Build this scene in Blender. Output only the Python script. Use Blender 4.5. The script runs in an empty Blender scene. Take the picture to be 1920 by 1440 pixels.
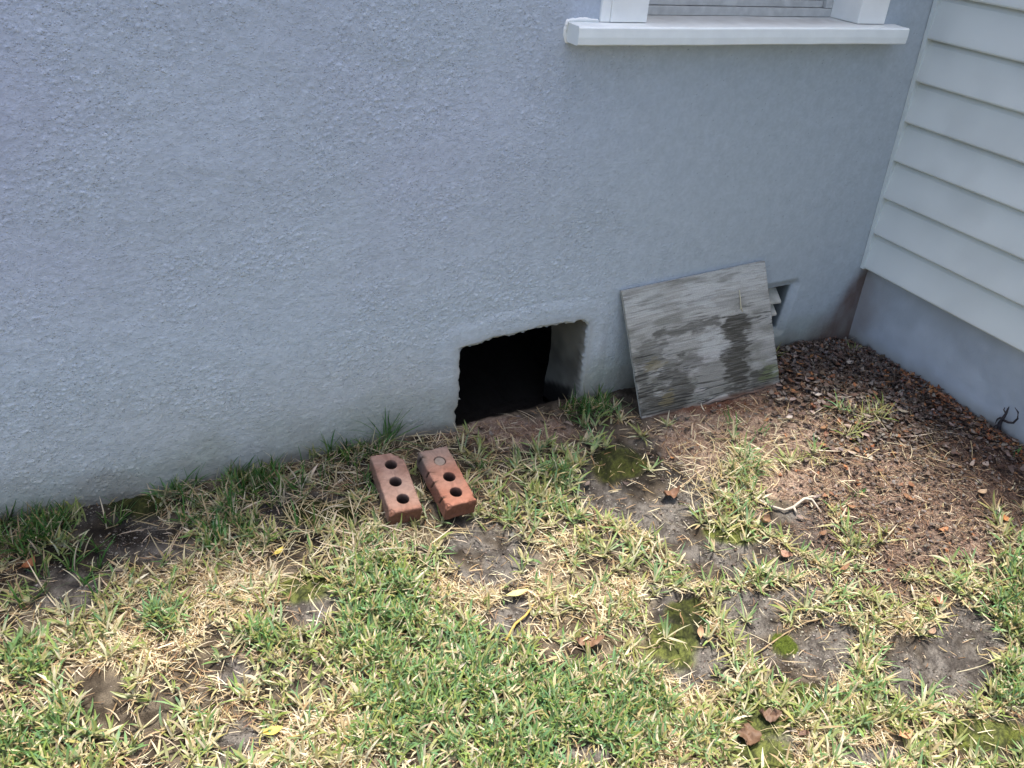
import bpy, math, random
import numpy as np
from mathutils import Matrix, Vector
random.seed(7)
rng = np.random.default_rng(11)
SC = bpy.context.scene
COL = SC.collection

# ------------------------------------------------------------------ camera
YAW, PITCH, ROLL, FPX = math.radians(28.58), math.radians(30.2), math.radians(5.27), 1700.0
CAM = np.array([-2.52734, -2.08794, 1.45])
def _rot():
    cy, sy, cp, sp = math.cos(YAW), math.sin(YAW), math.cos(PITCH), math.sin(PITCH)
    f = np.array([sy*cp, cy*cp, -sp]); r = np.array([cy, -sy, 0.0]); u = np.cross(r, f)
    c, s = math.cos(ROLL), math.sin(ROLL)
    return np.array([c*r+s*u, -s*r+c*u, f])
RM = _rot()
cd = bpy.data.cameras.new('camera'); cam = bpy.data.objects.new('camera', cd); COL.objects.link(cam)
cd.sensor_width = 36; cd.lens = FPX/1920*36; cd.clip_start = .02; cd.clip_end = 1000
M = Matrix.Identity(4)
for i in range(3):
    M[i][0] = RM[0][i]; M[i][1] = RM[1][i]; M[i][2] = -RM[2][i]; M[i][3] = CAM[i]
cam.matrix_world = M
SC.camera = cam

# ------------------------------------------------------------------ sky, sun, exposure
SUN_EL, SUN_AZ = math.radians(82.5), math.radians(42)      # azimuth from +Y (behind the house) towards +X
w = bpy.data.worlds.new('World'); SC.world = w; w.use_nodes = True
nt = w.node_tree; nt.nodes.clear()
sky = nt.nodes.new('ShaderNodeTexSky'); sky.sky_type = 'NISHITA'; sky.sun_disc = False
sky.sun_elevation = SUN_EL; sky.sun_rotation = SUN_AZ; sky.air_density = 1.0; sky.dust_density = 4.0; sky.ozone_density = 1.0
bg = nt.nodes.new('ShaderNodeBackground'); bg.inputs['Strength'].default_value = .15
wo = nt.nodes.new('ShaderNodeOutputWorld')
nt.links.new(sky.outputs[0], bg.inputs[0]); nt.links.new(bg.outputs[0], wo.inputs[0])
sl = bpy.data.lights.new('sun', 'SUN'); sl.energy = 3.8; sl.angle = math.radians(7); sl.color = (1, .95, .86)
so = bpy.data.objects.new('sun', sl); COL.objects.link(so); so.location = (0, 0, 8)
sd = Vector((math.sin(SUN_AZ)*math.cos(SUN_EL), math.cos(SUN_AZ)*math.cos(SUN_EL), math.sin(SUN_EL)))
so.rotation_euler = sd.to_track_quat('Z', 'Y').to_euler()
SC.view_settings.view_transform = 'Standard'; SC.view_settings.look = 'None'
SC.view_settings.exposure = 1.30; SC.view_settings.gamma = 1

# ------------------------------------------------------------------ numpy noise
def _h(ix, iy, s):
    n = (ix.astype(np.int64)*374761393 + iy.astype(np.int64)*668265263 + s*1442695041) & 0xffffffff
    n = ((n ^ (n >> 13))*1274126177) & 0xffffffff
    n = (n ^ (n >> 16)) & 0xffffffff
    return n/4294967295.0
def vnoise(x, y, s=0):
    ix = np.floor(x); iy = np.floor(y); fx = x-ix; fy = y-iy
    fx = fx*fx*fx*(fx*(fx*6-15)+10); fy = fy*fy*fy*(fy*(fy*6-15)+10)
    a = _h(ix, iy, s); b = _h(ix+1, iy, s); c = _h(ix, iy+1, s); d = _h(ix+1, iy+1, s)
    return a+(b-a)*fx+(c-a)*fy+(a-b-c+d)*fx*fy
def fbm(x, y, s=0, o=4):
    x = np.asarray(x, float); y = np.asarray(y, float)
    t = 0; a = 1; n = 0
    for k in range(o):
        c, q = math.cos(.7*k+.4), math.sin(.7*k+.4)
        t = t+a*vnoise((x*c-y*q)*2**k+17.3*k, (x*q+y*c)*2**k-9.1*k, s+k*31); n += a; a *= .5
    return t/n
def grains(x, y, cell, prob, rmin, rmax, s=0, ax=1.0):
    ix = np.floor(x/cell); iy = np.floor(y/cell); h = np.zeros(np.shape(x))
    for di in (-1, 0, 1):
        for dj in (-1, 0, 1):
            a = ix+di; b = iy+dj
            cx = (a+_h(a, b, s))*cell; cy = (b+_h(a, b, s+1))*cell; rr = rmin+(rmax-rmin)*_h(a, b, s+2)**2
            d2 = ((x-cx)/ax)**2+(y-cy)**2
            h = np.maximum(h, np.sqrt(np.clip(1-d2/rr**2, 0, 1))*rr*(_h(a, b, s+3) < prob))
    return h
def sstep(a, b, x):
    t = np.clip((x-a)/(b-a), 0, 1); return t*t*(3-2*t)
def mix(a, b, t):
    t = np.asarray(t)[..., None]; return np.asarray(a)*(1-t)+np.asarray(b)*t

# ------------------------------------------------------------------ pixel rays (photo 1920 wide) and terrain
def ray(x, y): return RM.T @ np.array([(x-960)/FPX, -(y-720)/FPX, 1.0])
def W(x, y, Y=0.0):
    r = ray(x, y); return CAM+r*(Y-CAM[1])/r[1]
def X(x, y, X0=0.0):
    r = ray(x, y); return CAM+r*(X0-CAM[0])/r[0]
def hz(x, y):
    x = np.asarray(x, float); y = np.asarray(y, float)
    zw = np.interp(x, [-4, -2.8, -2.44, -2.1, -1.83, -1.57, -1.15, -.9, -.6, -.31, 0], [-.075, -.072, -.072, -.062, -.052, -.062, -.04, -.03, -.01, .018, .012])
    s = .05+.15*sstep(0, 1.1, -x)
    d = np.clip(-y, 0, None)
    dd = np.where(d < .6, d, .6+.45*(1-np.exp(-(d-.6)/.45)))
    z = zw-s*dd*1.0+.05*np.clip(1+x/.6, 0, 1)*np.minimum(d, .7)
    z = z+np.where(y > 0, -.12*sstep(0, .18, y), 0)
    return z
def G(px, py):
    r = ray(px, py); z = 0.0
    for _ in range(30):
        p = CAM+r*(z-CAM[2])/r[2]; z = z*.4+.6*float(hz(p[0], p[1]))
    return np.array([p[0], p[1], float(hz(p[0], p[1]))])
def ell(x, y, cx, cy, rx, ry, soft=.35, seed=0, nz=.35):
    """soft blob on the ground, anchored where that spot of the lawn lies"""
    c = G(cx, cy); a = G(cx+rx, cy)-c; b = G(cx, cy-ry)-c
    det = a[0]*b[1]-a[1]*b[0]
    dx, dy = x-c[0], y-c[1]
    u = (dx*b[1]-dy*b[0])/det; v = (a[0]*dy-a[1]*dx)/det
    r = np.sqrt(u*u+v*v)+nz*2*(fbm(x*14, y*14, 5+seed, 3)-.5)
    return 1-sstep(1-soft, 1+soft, r)
def seg(x, y, pts, wd):
    best = np.full(np.shape(x), 9.0)
    P_ = [G(*p) for p in pts]
    for a, b in zip(P_, P_[1:]):
        d = b[:2]-a[:2]; t = np.clip(((x-a[0])*d[0]+(y-a[1])*d[1])/(d@d), 0, 1)
        best = np.minimum(best, np.hypot(x-a[0]-t*d[0], y-a[1]-t*d[1]))
    return 1-sstep(wd*.5, wd*1.5, best)
BARE = [(915, 1035, 85, 60), (560, 955, 100, 42), (215, 935, 90, 22), (110, 1105, 95, 38), (590, 1130, 60, 40), (450, 1390, 60, 45),
        (1220, 905, 135, 85), (1500, 1010, 140, 55), (1360, 1050, 80, 38), (1290, 1150, 80, 75), (1500, 1190, 155, 110), (1810, 1215, 100, 92), (1390, 1130, 60, 40), (1240, 1000, 60, 25), (1700, 1260, 45, 60),
        (1430, 1390, 70, 70), (1850, 1375, 110, 42), (960, 1160, 45, 40), (1300, 1240, 70, 40), (1650, 1420, 60, 25), (430, 1260, 45, 25), (300, 1030, 60, 25), (1080, 1420, 60, 18)]
MOSS = [(560, 1105, 55, 28), (1472, 1206, 24, 24), (1420, 1345, 80, 45), (1430, 1415, 55, 40), (1500, 1310, 60, 25), (1260, 1210, 50, 45), (1850, 1375, 90, 30), (600, 960, 70, 26), (1160, 870, 50, 30), (250, 935, 60, 14), (1380, 1000, 60, 20), (1300, 1150, 50, 30)]
GREEN = [(980, 1370, 300, 85), (720, 1140, 95, 100), (830, 1260, 150, 80), (80, 1390, 110, 60), (50, 1250, 50, 40), (420, 900, 130, 20), (650, 830, 70, 30), (1115, 775, 45, 30),
         (1900, 1280, 60, 60), (1080, 900, 60, 25), (490, 1200, 50, 30), (1120, 1320, 160, 60), (60, 1000, 80, 30), (1900, 1080, 40, 90), (300, 1160, 40, 30)]
STRAW = [(740, 1000, 110, 28), (1175, 1150, 90, 70), (1660, 1110, 130, 70), (400, 1110, 150, 60), (1270, 1350, 130, 80), (860, 1130, 70, 50), (620, 1390, 160, 50), (1400, 890, 90, 50), (220, 1200, 160, 60), (1580, 1260, 60, 90),
         (1760, 1100, 90, 40), (1050, 1090, 60, 80), (1620, 1400, 160, 50)]
CHAINS = [[(1230, 1085), (1300, 1100), (1370, 1100), (1440, 1090), (1520, 1090)], [(1400, 985), (1480, 1030), (1540, 1065), (1640, 1075)], [(1650, 1120), (1625, 1200), (1615, 1290), (1660, 1345)],
          [(1650, 1345), (1750, 1332), (1830, 1330), (1915, 1322)], [(1330, 1120), (1350, 1190), (1390, 1240), (1460, 1325), (1510, 1370)], [(1860, 960), (1895, 1040), (1915, 1110)],
          [(1560, 950), (1600, 1040), (1680, 1000)], [(1380, 830), (1420, 870), (1400, 930), (1330, 960)], [(1560, 770), (1620, 790), (1660, 770)], [(1580, 1110), (1570, 1150), (1600, 1170)],
          [(1120, 980), (1210, 1010), (1260, 1060)], [(1700, 1080), (1800, 1090), (1880, 1130)], [(1900, 1160), (1890, 1260), (1900, 1330)], [(1480, 1165), (1560, 1120), (1640, 1125)]]
def litter_zone(x, y):
    a = ell(x, y, 1700, 830, 170, 170, .25, 3, .2)
    b = ell(x, y, 1800, 900, 170, 110, .3, 4, .2)
    c = ell(x, y, 1560, 700, 130, 60, .25, 6, .2)
    d = ell(x, y, 1900, 1000, 120, 60, .4, 7, .3)
    return np.clip(np.maximum.reduce([a, b, c, d*.6]), 0, 1)
def fine_zone(x, y):        # pinkish ground of fine litter
    return np.maximum.reduce([ell(x, y, 1300, 835, 70, 50, .3, 8), ell(x, y, 1500, 905, 110, 34, .3, 9), ell(x, y, 1640, 900, 130, 60, .4, 10), ell(x, y, 960, 812, 130, 26, .4, 11), ell(x, y, 1420, 790, 180, 60, .4, 12), ell(x, y, 1780, 1010, 150, 60, .4, 13)*.8])
def fields(x, y):
    bare = np.maximum.reduce([ell(x, y, *e, .3, i) for i, e in enumerate(BARE)])
    green = np.maximum.reduce([ell(x, y, *e, .5, 20+i) for i, e in enumerate(GREEN)])
    straw = np.maximum.reduce([ell(x, y, *e, .5, 40+i) for i, e in enumerate(STRAW)])
    moss = np.maximum.reduce([ell(x, y, *e, .25, 60+i) for i, e in enumerate(MOSS)])
    chain = np.maximum.reduce([seg(x, y, c, .022) for c in CHAINS])
    lit = litter_zone(x, y); fine = fine_zone(x, y)
    return bare, green, straw, moss, chain, lit, fine

# ------------------------------------------------------------------ object helpers
def tag(o, label=None, cat=None, group=None, kind=None):
    if label: o['label'] = label
    if cat: o['category'] = cat
    if group: o['group'] = group
    if kind: o['kind'] = kind
    return o
def empty(name, loc, label, cat, group=None):
    o = bpy.data.objects.new(name, None); COL.objects.link(o); o.location = loc
    o.empty_display_size = .05
    return tag(o, label, cat, group)
def mesh_np(name, V, F, mat, parent=None, cols=None, uv=None, smooth=True, origin=None):
    """V (n,3), F list of arrays (m,k) or list of tuples; cols per-vertex linear RGB"""
    V = np.asarray(V, float)
    if origin is None: origin = (0, 0, 0)
    off = np.array(origin, float)
    me = bpy.data.meshes.new(name)
    if isinstance(F, np.ndarray):
        k = F.shape[1]; m = F.shape[0]
        me.vertices.add(len(V)); me.vertices.foreach_set('co', (V-off).astype(np.float32).ravel())
        me.loops.add(m*k); me.loops.foreach_set('vertex_index', F.astype(np.int32).ravel())
        me.polygons.add(m); me.polygons.foreach_set('loop_start', (np.arange(m)*k).astype(np.int32))
        me.polygons.foreach_set('loop_total', np.full(m, k, np.int32))
        me.update(calc_edges=True)
    else:
        me.from_pydata([tuple(v) for v in (V-off)], [], [tuple(f) for f in F]); me.update()
    me.validate()
    if cols is not None:
        cols = np.asarray(cols); c = np.ones((len(V), 4), np.float32); c[:, :cols.shape[1]] = np.clip(cols, 0, 1)
        at = me.color_attributes.new('Col', 'FLOAT_COLOR', 'POINT'); at.data.foreach_set('color', c.ravel())
    me.polygons.foreach_set('use_smooth', np.full(len(me.polygons), smooth))
    me.materials.append(mat)
    o = bpy.data.objects.new(name, me); COL.objects.link(o)
    o.location = off if parent is None else (off-np.array(parent_world(parent)))
    if parent is not None: o.parent = parent
    return o
def parent_world(p):
    l = np.array(p.location)
    return l if p.parent is None else l+parent_world(p.parent)
class MB:
    def __init__(s): s.v = []; s.f = []
    def box(s, x0, x1, y0, y1, z0, z1, b=0.0):
        n = len(s.v)
        if b <= 0:
            s.v += [(x, y, z) for z in (z0, z1) for y in (y0, y1) for x in (x0, x1)]
            s.f += [tuple(n+i for i in q) for q in ((0, 2, 3, 1), (4, 5, 7, 6), (0, 1, 5, 4), (2, 6, 7, 3), (0, 4, 6, 2), (1, 3, 7, 5))]
        else:
            import bmesh
            bm = bmesh.new(); bmesh.ops.create_cube(bm, size=1)
            for v in bm.verts: v.co = ((x0+x1)/2+v.co.x*(x1-x0), (y0+y1)/2+v.co.y*(y1-y0), (z0+z1)/2+v.co.z*(z1-z0))
            bmesh.ops.bevel(bm, geom=list(bm.edges), offset=b, segments=2, affect='EDGES', profile=.6)
            bm.verts.index_update()
            s.v += [tuple(v.co) for v in bm.verts]; s.f += [tuple(n+v.index for v in f.verts) for f in bm.faces]; bm.free()
        return s
    def tube(s, pts, rad, seg=7):
        n0 = len(s.v); pts = [np.array(p, float) for p in pts]; m = len(pts)
        if not hasattr(rad, '__len__'): rad = [rad]*m
        for i, p in enumerate(pts):
            t = pts[min(i+1, m-1)]-pts[max(i-1, 0)]; t /= np.linalg.norm(t)+1e-9
            a = np.cross(t, [0, 0, 1.0]); 
            if np.linalg.norm(a) < .1: a = np.cross(t, [1.0, 0, 0])
            a /= np.linalg.norm(a); b = np.cross(t, a)
            for k in range(seg):
                q = 2*math.pi*k/seg; s.v.append(tuple(p+rad[i]*(math.cos(q)*a+math.sin(q)*b)))
        for i in range(m-1):
            for k in range(seg):
                s.f.append((n0+i*seg+k, n0+i*seg+(k+1) % seg, n0+(i+1)*seg+(k+1) % seg, n0+(i+1)*seg+k))
        s.f.append(tuple(n0+k for k in range(seg))[::-1]); s.f.append(tuple(n0+(m-1)*seg+k for k in range(seg)))
        return s
    def build(s, name, mat, parent=None, smooth=False, origin=None, sub=0):
        return mesh_np(name, s.v, s.f, mat, parent, smooth=smooth, origin=origin)

# ------------------------------------------------------------------ materials
def newmat(name):
    m = bpy.data.materials.new(name); m.use_nodes = True; t = m.node_tree; t.nodes.clear()
    p = t.nodes.new('ShaderNodeBsdfPrincipled'); o = t.nodes.new('ShaderNodeOutputMaterial'); t.links.new(p.outputs[0], o.inputs[0])
    return m, t, p
def nmat(name, col=None, rough=.8, spec=.3, vary=.15, scale=30, bump=0, bscale=200, bdist=.002, stretch=(1, 1, 1), col2=None, metal=0):
    m, t, p = newmat(name)
    N = t.nodes.new; L = t.links.new
    geo = N('ShaderNodeTexCoord'); mp = N('ShaderNodeMapping'); mp.inputs['Scale'].default_value = stretch; L(geo.outputs['Object'], mp.inputs[0])
    n = N('ShaderNodeTexNoise'); n.inputs['Scale'].default_value = scale; n.inputs['Detail'].default_value = 5; L(mp.outputs[0], n.inputs['Vector'])
    if col is None:
        a = N('ShaderNodeVertexColor'); a.layer_name = 'Col'; src = a.outputs[0]
    else:
        rgb = N('ShaderNodeRGB'); rgb.outputs[0].default_value = (*col, 1); src = rgb.outputs[0]
    mr = N('ShaderNodeMapRange'); mr.inputs['From Min'].default_value = .3; mr.inputs['From Max'].default_value = .7
    mr.inputs['To Min'].default_value = 1-vary; mr.inputs['To Max'].default_value = 1+vary; L(n.outputs[0], mr.inputs[0])
    mx = N('ShaderNodeVectorMath'); mx.operation = 'SCALE'; L(src, mx.inputs[0]); L(mr.outputs[0], mx.inputs['Scale'])
    L(mx.outputs[0], p.inputs['Base Color'])
    p.inputs['Roughness'].default_value = rough; p.inputs['Specular IOR Level'].default_value = spec; p.inputs['Metallic'].default_value = metal
    if bump:
        n2 = N('ShaderNodeTexNoise'); n2.inputs['Scale'].default_value = bscale; n2.inputs['Detail'].default_value = 6; n2.inputs['Roughness'].default_value = .6; L(mp.outputs[0], n2.inputs['Vector'])
        b = N('ShaderNodeBump'); b.inputs['Strength'].default_value = bump; b.inputs['Distance'].default_value = bdist; L(n2.outputs[0], b.inputs['Height']); L(b.outputs[0], p.inputs['Normal'])
    return m
def leafmat(name, transl=.35, rough=.5):
    m, t, p = newmat(name); N = t.nodes.new; L = t.links.new
    a = N('ShaderNodeVertexColor'); a.layer_name = 'Col'; L(a.outputs[0], p.inputs['Base Color'])
    p.inputs['Roughness'].default_value = rough; p.inputs['Specular IOR Level'].default_value = .3
    tr = N('ShaderNodeBsdfTranslucent'); L(a.outputs[0], tr.inputs[0])
    ms = N('ShaderNodeMixShader'); ms.inputs[0].default_value = transl
    L(p.outputs[0], ms.inputs[1]); L(tr.outputs[0], ms.inputs[2])
    o = [n for n in t.nodes if n.type == 'OUTPUT_MATERIAL'][0]; L(ms.outputs[0], o.inputs[0])
    return m
M_stucco = nmat('painted_stucco', None, .75, .3, .05, 25, .8, 260, .0016)
M_concrete = nmat('smooth_painted_concrete', None, .7, .3, .05, 12, .6, 120, .0012)
M_white = nmat('white_paint', (.82, .82, .78), .45, .4, .05, 14, .25, 60, .001)
M_sill = nmat('white_sill_paint', None, .5, .4, .04, 20, .3, 80, .0012)
M_siding = nmat('pale_vinyl_siding', None, .45, .4, .03, 6, .2, 40, .0008)
M_alu = nmat('aluminium_frame', (.52, .52, .50), .4, .5, .12, 40, .2, 90, .0006, metal=.3)
M_blind = nmat('blind_slats', (.74, .75, .74), .5, .3, .05, 20)
M_soil = nmat('soil', None, .95, .15, .32, 330, 1.0, 330, .005)
M_board = nmat('weathered_plywood', None, .85, .2, .10, 260, .8, 240, .0015)
M_brick = nmat('fired_clay_brick', None, .88, .2, .12, 90, .9, 420, .0015)
M_grout = nmat('clay_plug', (.25, .20, .165), .9, .2, .15, 120, .6, 400, .001)
M_slat = nmat('vent_slat', (.50, .48, .41), .7, .2, .15, 60, .4, 120, .001)
M_leaf = leafmat('dead_leaf', .2, .6)
M_grass = leafmat('grass_blade', .42, .42)
M_wood = nmat('dead_twig', (.42, .36, .29), .8, .2, .2, 90, .6, 200, .001)
M_vine = nmat('dead_vine', (.05, .045, .05), .8, .2, .25, 120, .6, 200, .001)
M_roof = nmat('roof_board', (.25, .25, .25), .8, .2, .1, 10)
M_gl, t_, p_ = newmat('window_glass'); p_.inputs['Base Color'].default_value = (.9, .95, .95, 1); p_.inputs['Roughness'].default_value = .03; p_.inputs['Transmission Weight'].default_value = 1; p_.inputs['IOR'].default_value = 1.45
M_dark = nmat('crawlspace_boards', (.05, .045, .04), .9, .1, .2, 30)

def voro_bump(m, amp1, amp2):
    t = m.node_tree; N = t.nodes.new; L = t.links.new
    p = [n for n in t.nodes if n.type == 'BSDF_PRINCIPLED'][0]; tc = N('ShaderNodeTexCoord'); vc = N('ShaderNodeVertexColor'); vc.layer_name = 'Col'
    acc = None
    wn = N('ShaderNodeTexNoise'); wn.inputs['Scale'].default_value = 260; wn.inputs['Detail'].default_value = 2; L(tc.outputs['Object'], wn.inputs['Vector'])
    wm = N('ShaderNodeVectorMath'); wm.operation = 'MULTIPLY_ADD'; wm.inputs[1].default_value = (.003, .003, .003); L(wn.outputs['Color'], wm.inputs[0]); L(tc.outputs['Object'], wm.inputs[2])
    for sc, am, th in ((175, amp1, .45), (330, amp2, .35)):
        v = N('ShaderNodeTexVoronoi'); v.inputs['Scale'].default_value = sc; L(wm.outputs[0], v.inputs['Vector'])
        a = N('ShaderNodeMapRange'); a.interpolation_type = 'SMOOTHSTEP'; a.inputs['From Min'].default_value = .10; a.inputs['From Max'].default_value = .48; a.inputs['To Min'].default_value = 1; a.inputs['To Max'].default_value = 0
        L(v.outputs['Distance'], a.inputs[0])
        sp = N('ShaderNodeSeparateColor'); L(v.outputs['Color'], sp.inputs[0])
        g = N('ShaderNodeMapRange'); g.inputs['From Min'].default_value = th; g.inputs['From Max'].default_value = th+.5; g.inputs['To Min'].default_value = 0; g.inputs['To Max'].default_value = am; L(sp.outputs[0], g.inputs[0])
        mu = N('ShaderNodeMath'); mu.operation = 'MULTIPLY'; L(a.outputs[0], mu.inputs[0]); L(g.outputs[0], mu.inputs[1])
        if acc is None: acc = mu.outputs[0]
        else:
            ad = N('ShaderNodeMath'); ad.operation = 'ADD'; L(acc, ad.inputs[0]); L(mu.outputs[0], ad.inputs[1]); acc = ad.outputs[0]
    mu = N('ShaderNodeMath'); mu.operation = 'MULTIPLY'; L(acc, mu.inputs[0]); L(vc.outputs['Alpha'], mu.inputs[1])
    b = N('ShaderNodeBump'); b.inputs['Strength'].default_value = 1; b.inputs['Distance'].default_value = 1; L(mu.outputs[0], b.inputs['Height'])
    old = [l for l in t.links if l.to_socket == p.inputs['Normal']]
    if old: L(old[0].from_socket, b.inputs['Normal'])
    L(b.outputs[0], p.inputs['Normal'])
voro_bump(M_stucco, .0020, .0010)

def grid(xs, ys):
    A, B = np.meshgrid(xs, ys, indexing='ij'); nx, ny = len(xs), len(ys)
    i, j = np.meshgrid(np.arange(nx-1), np.arange(ny-1), indexing='ij')
    F = np.stack([i*ny+j, (i+1)*ny+j, (i+1)*ny+j+1, i*ny+j+1], -1)
    return A, B, F
def seq(a, b, step): return np.linspace(a, b, int(round((b-a)/step))+1)

# ------------------------------------------------------------------ ground
far = np.array([1.5, 3, 6, 12, 25, 50, 100, 200.])
xs = np.concatenate([-3.2-far[::-1], [-4.2, -3.7, -3.4], seq(-3.2, .02, .005), [.3, .8], .8+far])
ys = np.concatenate([-2.0-far[::-1], [-2.7, -2.3], seq(-2.0, .26, .005), [.4, .8, 1.2], 1.2+far])
A, B, F = grid(xs, ys)
def ground_detail(x, y):
    near = (1-sstep(3.3, 4.5, np.abs(x)))*(1-sstep(2.0, 3.0, np.abs(y)))
    n = (fbm(x*7, y*7, 1, 3)-.5)*.022+(fbm(x*35, y*35, 2, 2)-.5)*.012+(fbm(x*80, y*80, 3, 1)-.5)*.004
    return n*near
def gz(x, y): return hz(x, y)+ground_detail(x, y)
Z = gz(A, B)
bare, green, straw, moss, chain, lit, fine = fields(A, B)
n1 = fbm(A*32, B*32, 71, 3); n2 = fbm(A*12, B*12, 72, 3); n3 = rng.random(A.shape)*.5+.5*vnoise(A*70, B*70, 73)
base = mix((.030, .023, .017), (.095, .077, .058), sstep(.3, .7, n1))
sandy = mix((.050, .043, .038), (.150, .135, .12), sstep(.3, .72, n1*.6+n3*.4))
base = mix(base, sandy, bare*sstep(.25, .5, n2))
straww = mix((.16, .12, .075), (.36, .29, .19), sstep(.35, .65, n3*.5+n1*.5))
base = mix(base, straww, np.clip(np.maximum(straw, .15)*.45, 0, 1)*(1-bare)*(1-lit))
pink = mix((.15, .10, .075), (.32, .24, .185), sstep(.3, .7, n3*.6+n1*.4))
base = mix(base, pink, fine*(1-moss))
base = mix(base, mix((.036, .024, .020), (.115, .076, .060), sstep(.3, .7, n1*.5+n3*.5)), lit*(1-fine*.6))
base = mix(base, mix((.028, .035, .008), (.11, .13, .022), sstep(.35, .7, n3*.6+n1*.4)), moss*.85)
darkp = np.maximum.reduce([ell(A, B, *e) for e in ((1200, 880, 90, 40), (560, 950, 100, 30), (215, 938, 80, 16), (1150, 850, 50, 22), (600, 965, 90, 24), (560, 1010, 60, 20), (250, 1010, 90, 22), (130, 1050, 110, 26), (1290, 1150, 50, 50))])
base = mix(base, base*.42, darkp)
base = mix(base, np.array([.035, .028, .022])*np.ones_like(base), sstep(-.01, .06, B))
rot_ = ell(A, B, 1330, 760, 110, 18, .4, 2, .2)
base = mix(base, np.array([.10, .035, .018])*np.ones_like(base), rot_*.8)
Zc = Z+moss*.006*fbm(A*90, B*90, 9, 2)
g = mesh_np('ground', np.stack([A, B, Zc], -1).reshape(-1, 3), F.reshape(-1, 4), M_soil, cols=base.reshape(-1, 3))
tag(g, 'patchy soil of the yard under dead and living grass', 'ground', kind='structure')

# ------------------------------------------------------------------ stucco house
hole_px = [(395, 548), (450, 527), (560, 505), (600, 485), (640, 470), (690, 450), (850, 425), (1000, 385), (1060, 372), (1100, 352), (1180, 345), (1350, 315), (1420, 322), (1450, 297), (1500, 293), (1542, 330),
           (1532, 420), (1515, 560), (1500, 700), (1485, 830), (1462, 960), (1440, 1060), (1420, 1250), (1400, 1500), (370, 1550), (366, 1280), (350, 1180), (346, 1110), (380, 1050), (392, 900), (383, 830), (398, 760), (388, 680), (402, 600)]
hole = np.array([W(780+x/4.8, 540+y/4.8)[[0, 2]] for x, y in hole_px])
vent = np.array([(-.80, .238), (-.335, .262), (-.340, .20), (-.352, .095), (-.80, .075)])
def refine(poly, step, amp, seed):
    out = []
    for a, b in zip(poly, np.roll(poly, -1, 0)):
        n = max(1, int(np.hypot(*(b-a))/step))
        for k in range(n): out.append(a+(b-a)*k/n)
    out = np.array(out)
    out[:, 0] += (fbm(out[:, 0]*90, out[:, 1]*90, seed, 2)-.5)*amp
    out[:, 1] += (fbm(out[:, 0]*90+50, out[:, 1]*90, seed+3, 2)-.5)*amp
    return out
hole_r = refine(hole, .006, .012, 5); vent_r = refine(vent, .006, .003, 8)
def inside(px, pz, poly):
    r = np.zeros(px.shape, bool)
    for (x0, z0), (x1, z1) in zip(poly, np.roll(poly, -1, 0)):
        c = ((z0 > pz) != (z1 > pz)) & (px < (x1-x0)*(pz-z0)/(z1-z0+1e-12)+x0); r ^= c
    return r
def polydist(px, pz, poly):
    best = np.full(px.shape, 9.0); bx = px.copy(); bz = pz.copy()
    for a, b in zip(poly, np.roll(poly, -1, 0)):
        d = b-a; t = np.clip(((px-a[0])*d[0]+(pz-a[1])*d[1])/(d@d+1e-12), 0, 1)
        qx = a[0]+t*d[0]; qz = a[1]+t*d[1]; dd = np.hypot(px-qx, pz-qz); m = dd < best
        best = np.where(m, dd, best); bx = np.where(m, qx, bx); bz = np.where(m, qz, bz)
    return best, bx, bz
WX0, WX1, WZ0, WZ1 = -1.12, -.335, 1.09, 2.10
wxs = np.concatenate([seq(-8, -3.4, .2), seq(-3.3, 0.003, .003)]); wzs = np.concatenate([[-.35, -.25, -.18], seq(-.14, 1.26, .0028), [1.4, 1.6, 1.8, 2.0, 2.1, 2.25, 2.38]])
A, B, F = grid(wxs, wzs)
CX = (A[:-1, :-1]+A[1:, 1:])/2; CZ = (B[:-1, :-1]+B[1:, 1:])/2
kill_h = inside(CX, CZ, hole_r); kill_v = inside(CX, CZ, vent_r)
kill_w = (CX > WX0) & (CX < WX1) & (CZ > WZ0) & (CZ < WZ1)
VX, VZ = A.copy(), B.copy()
rows = {}
for nm, kill, poly in (('h', kill_h, hole_r), ('v', kill_v, vent_r)):
    k = np.zeros(A.shape, int); kp = np.pad(kill, 1).astype(int)
    cnt = kp[:-1, :-1]+kp[1:, :-1]+kp[:-1, 1:]+kp[1:, 1:]
    edge = (cnt > 0) & (cnt < 4)
    _, bx, bz = polydist(A[edge], B[edge], poly); VX[edge] = bx; VZ[edge] = bz
    rows[nm] = (kill, edge)
dh = np.full(A.shape, 9.0); msk = (A > -1.9) & (A < -.8) & (B < .6)
dh[msk] = polydist(A[msk], B[msk], hole)[0]
# roughness falls off to the right under the window
rough = (1-.72*sstep(-1.35, -.55, VX+.35*(VZ-.3)))*(1-.0*VZ)
rough *= 1-.55*sstep(.09, .0, dh)
dens = .35+.65*sstep(.35, .65, fbm(VX*6, VZ*7, 106, 3))
lump = grains(VX, VZ, .0085, .46, .0022, .0040, 500, 1.1)*.55*dens+grains(VX, VZ, .030, .22, .0035, .0060, 520, 1.2)*.25*dens+(fbm(VX*90, VZ*95, 107, 2)-.5)*.0016
wave = (fbm(VX*1.6, VZ*3.0, 104, 2)-.5)*.010+(fbm(VX*8, VZ*15+VX*3, 105, 2)-.5)*.0030*sstep(.5, .75, fbm(VX*1.7, VZ*2.3, 109, 2))
D = lump*rough+wave*(1-.5*sstep(-1.2, -.4, VX))
D += .004*sstep(.085, .05, dh)*sstep(-.1, .25, VZ+.2)          # patched rim round the hole
D -= .007*sstep(.007, 0, dh)                                   # rounded lip
dv = np.full(A.shape, 9.0); mv = (A > -.9) & (A < -.2) & (B < .4); dv[mv] = polydist(A[mv], B[mv], vent)[0]
D -= .014*sstep(.03, 0, dv)
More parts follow.
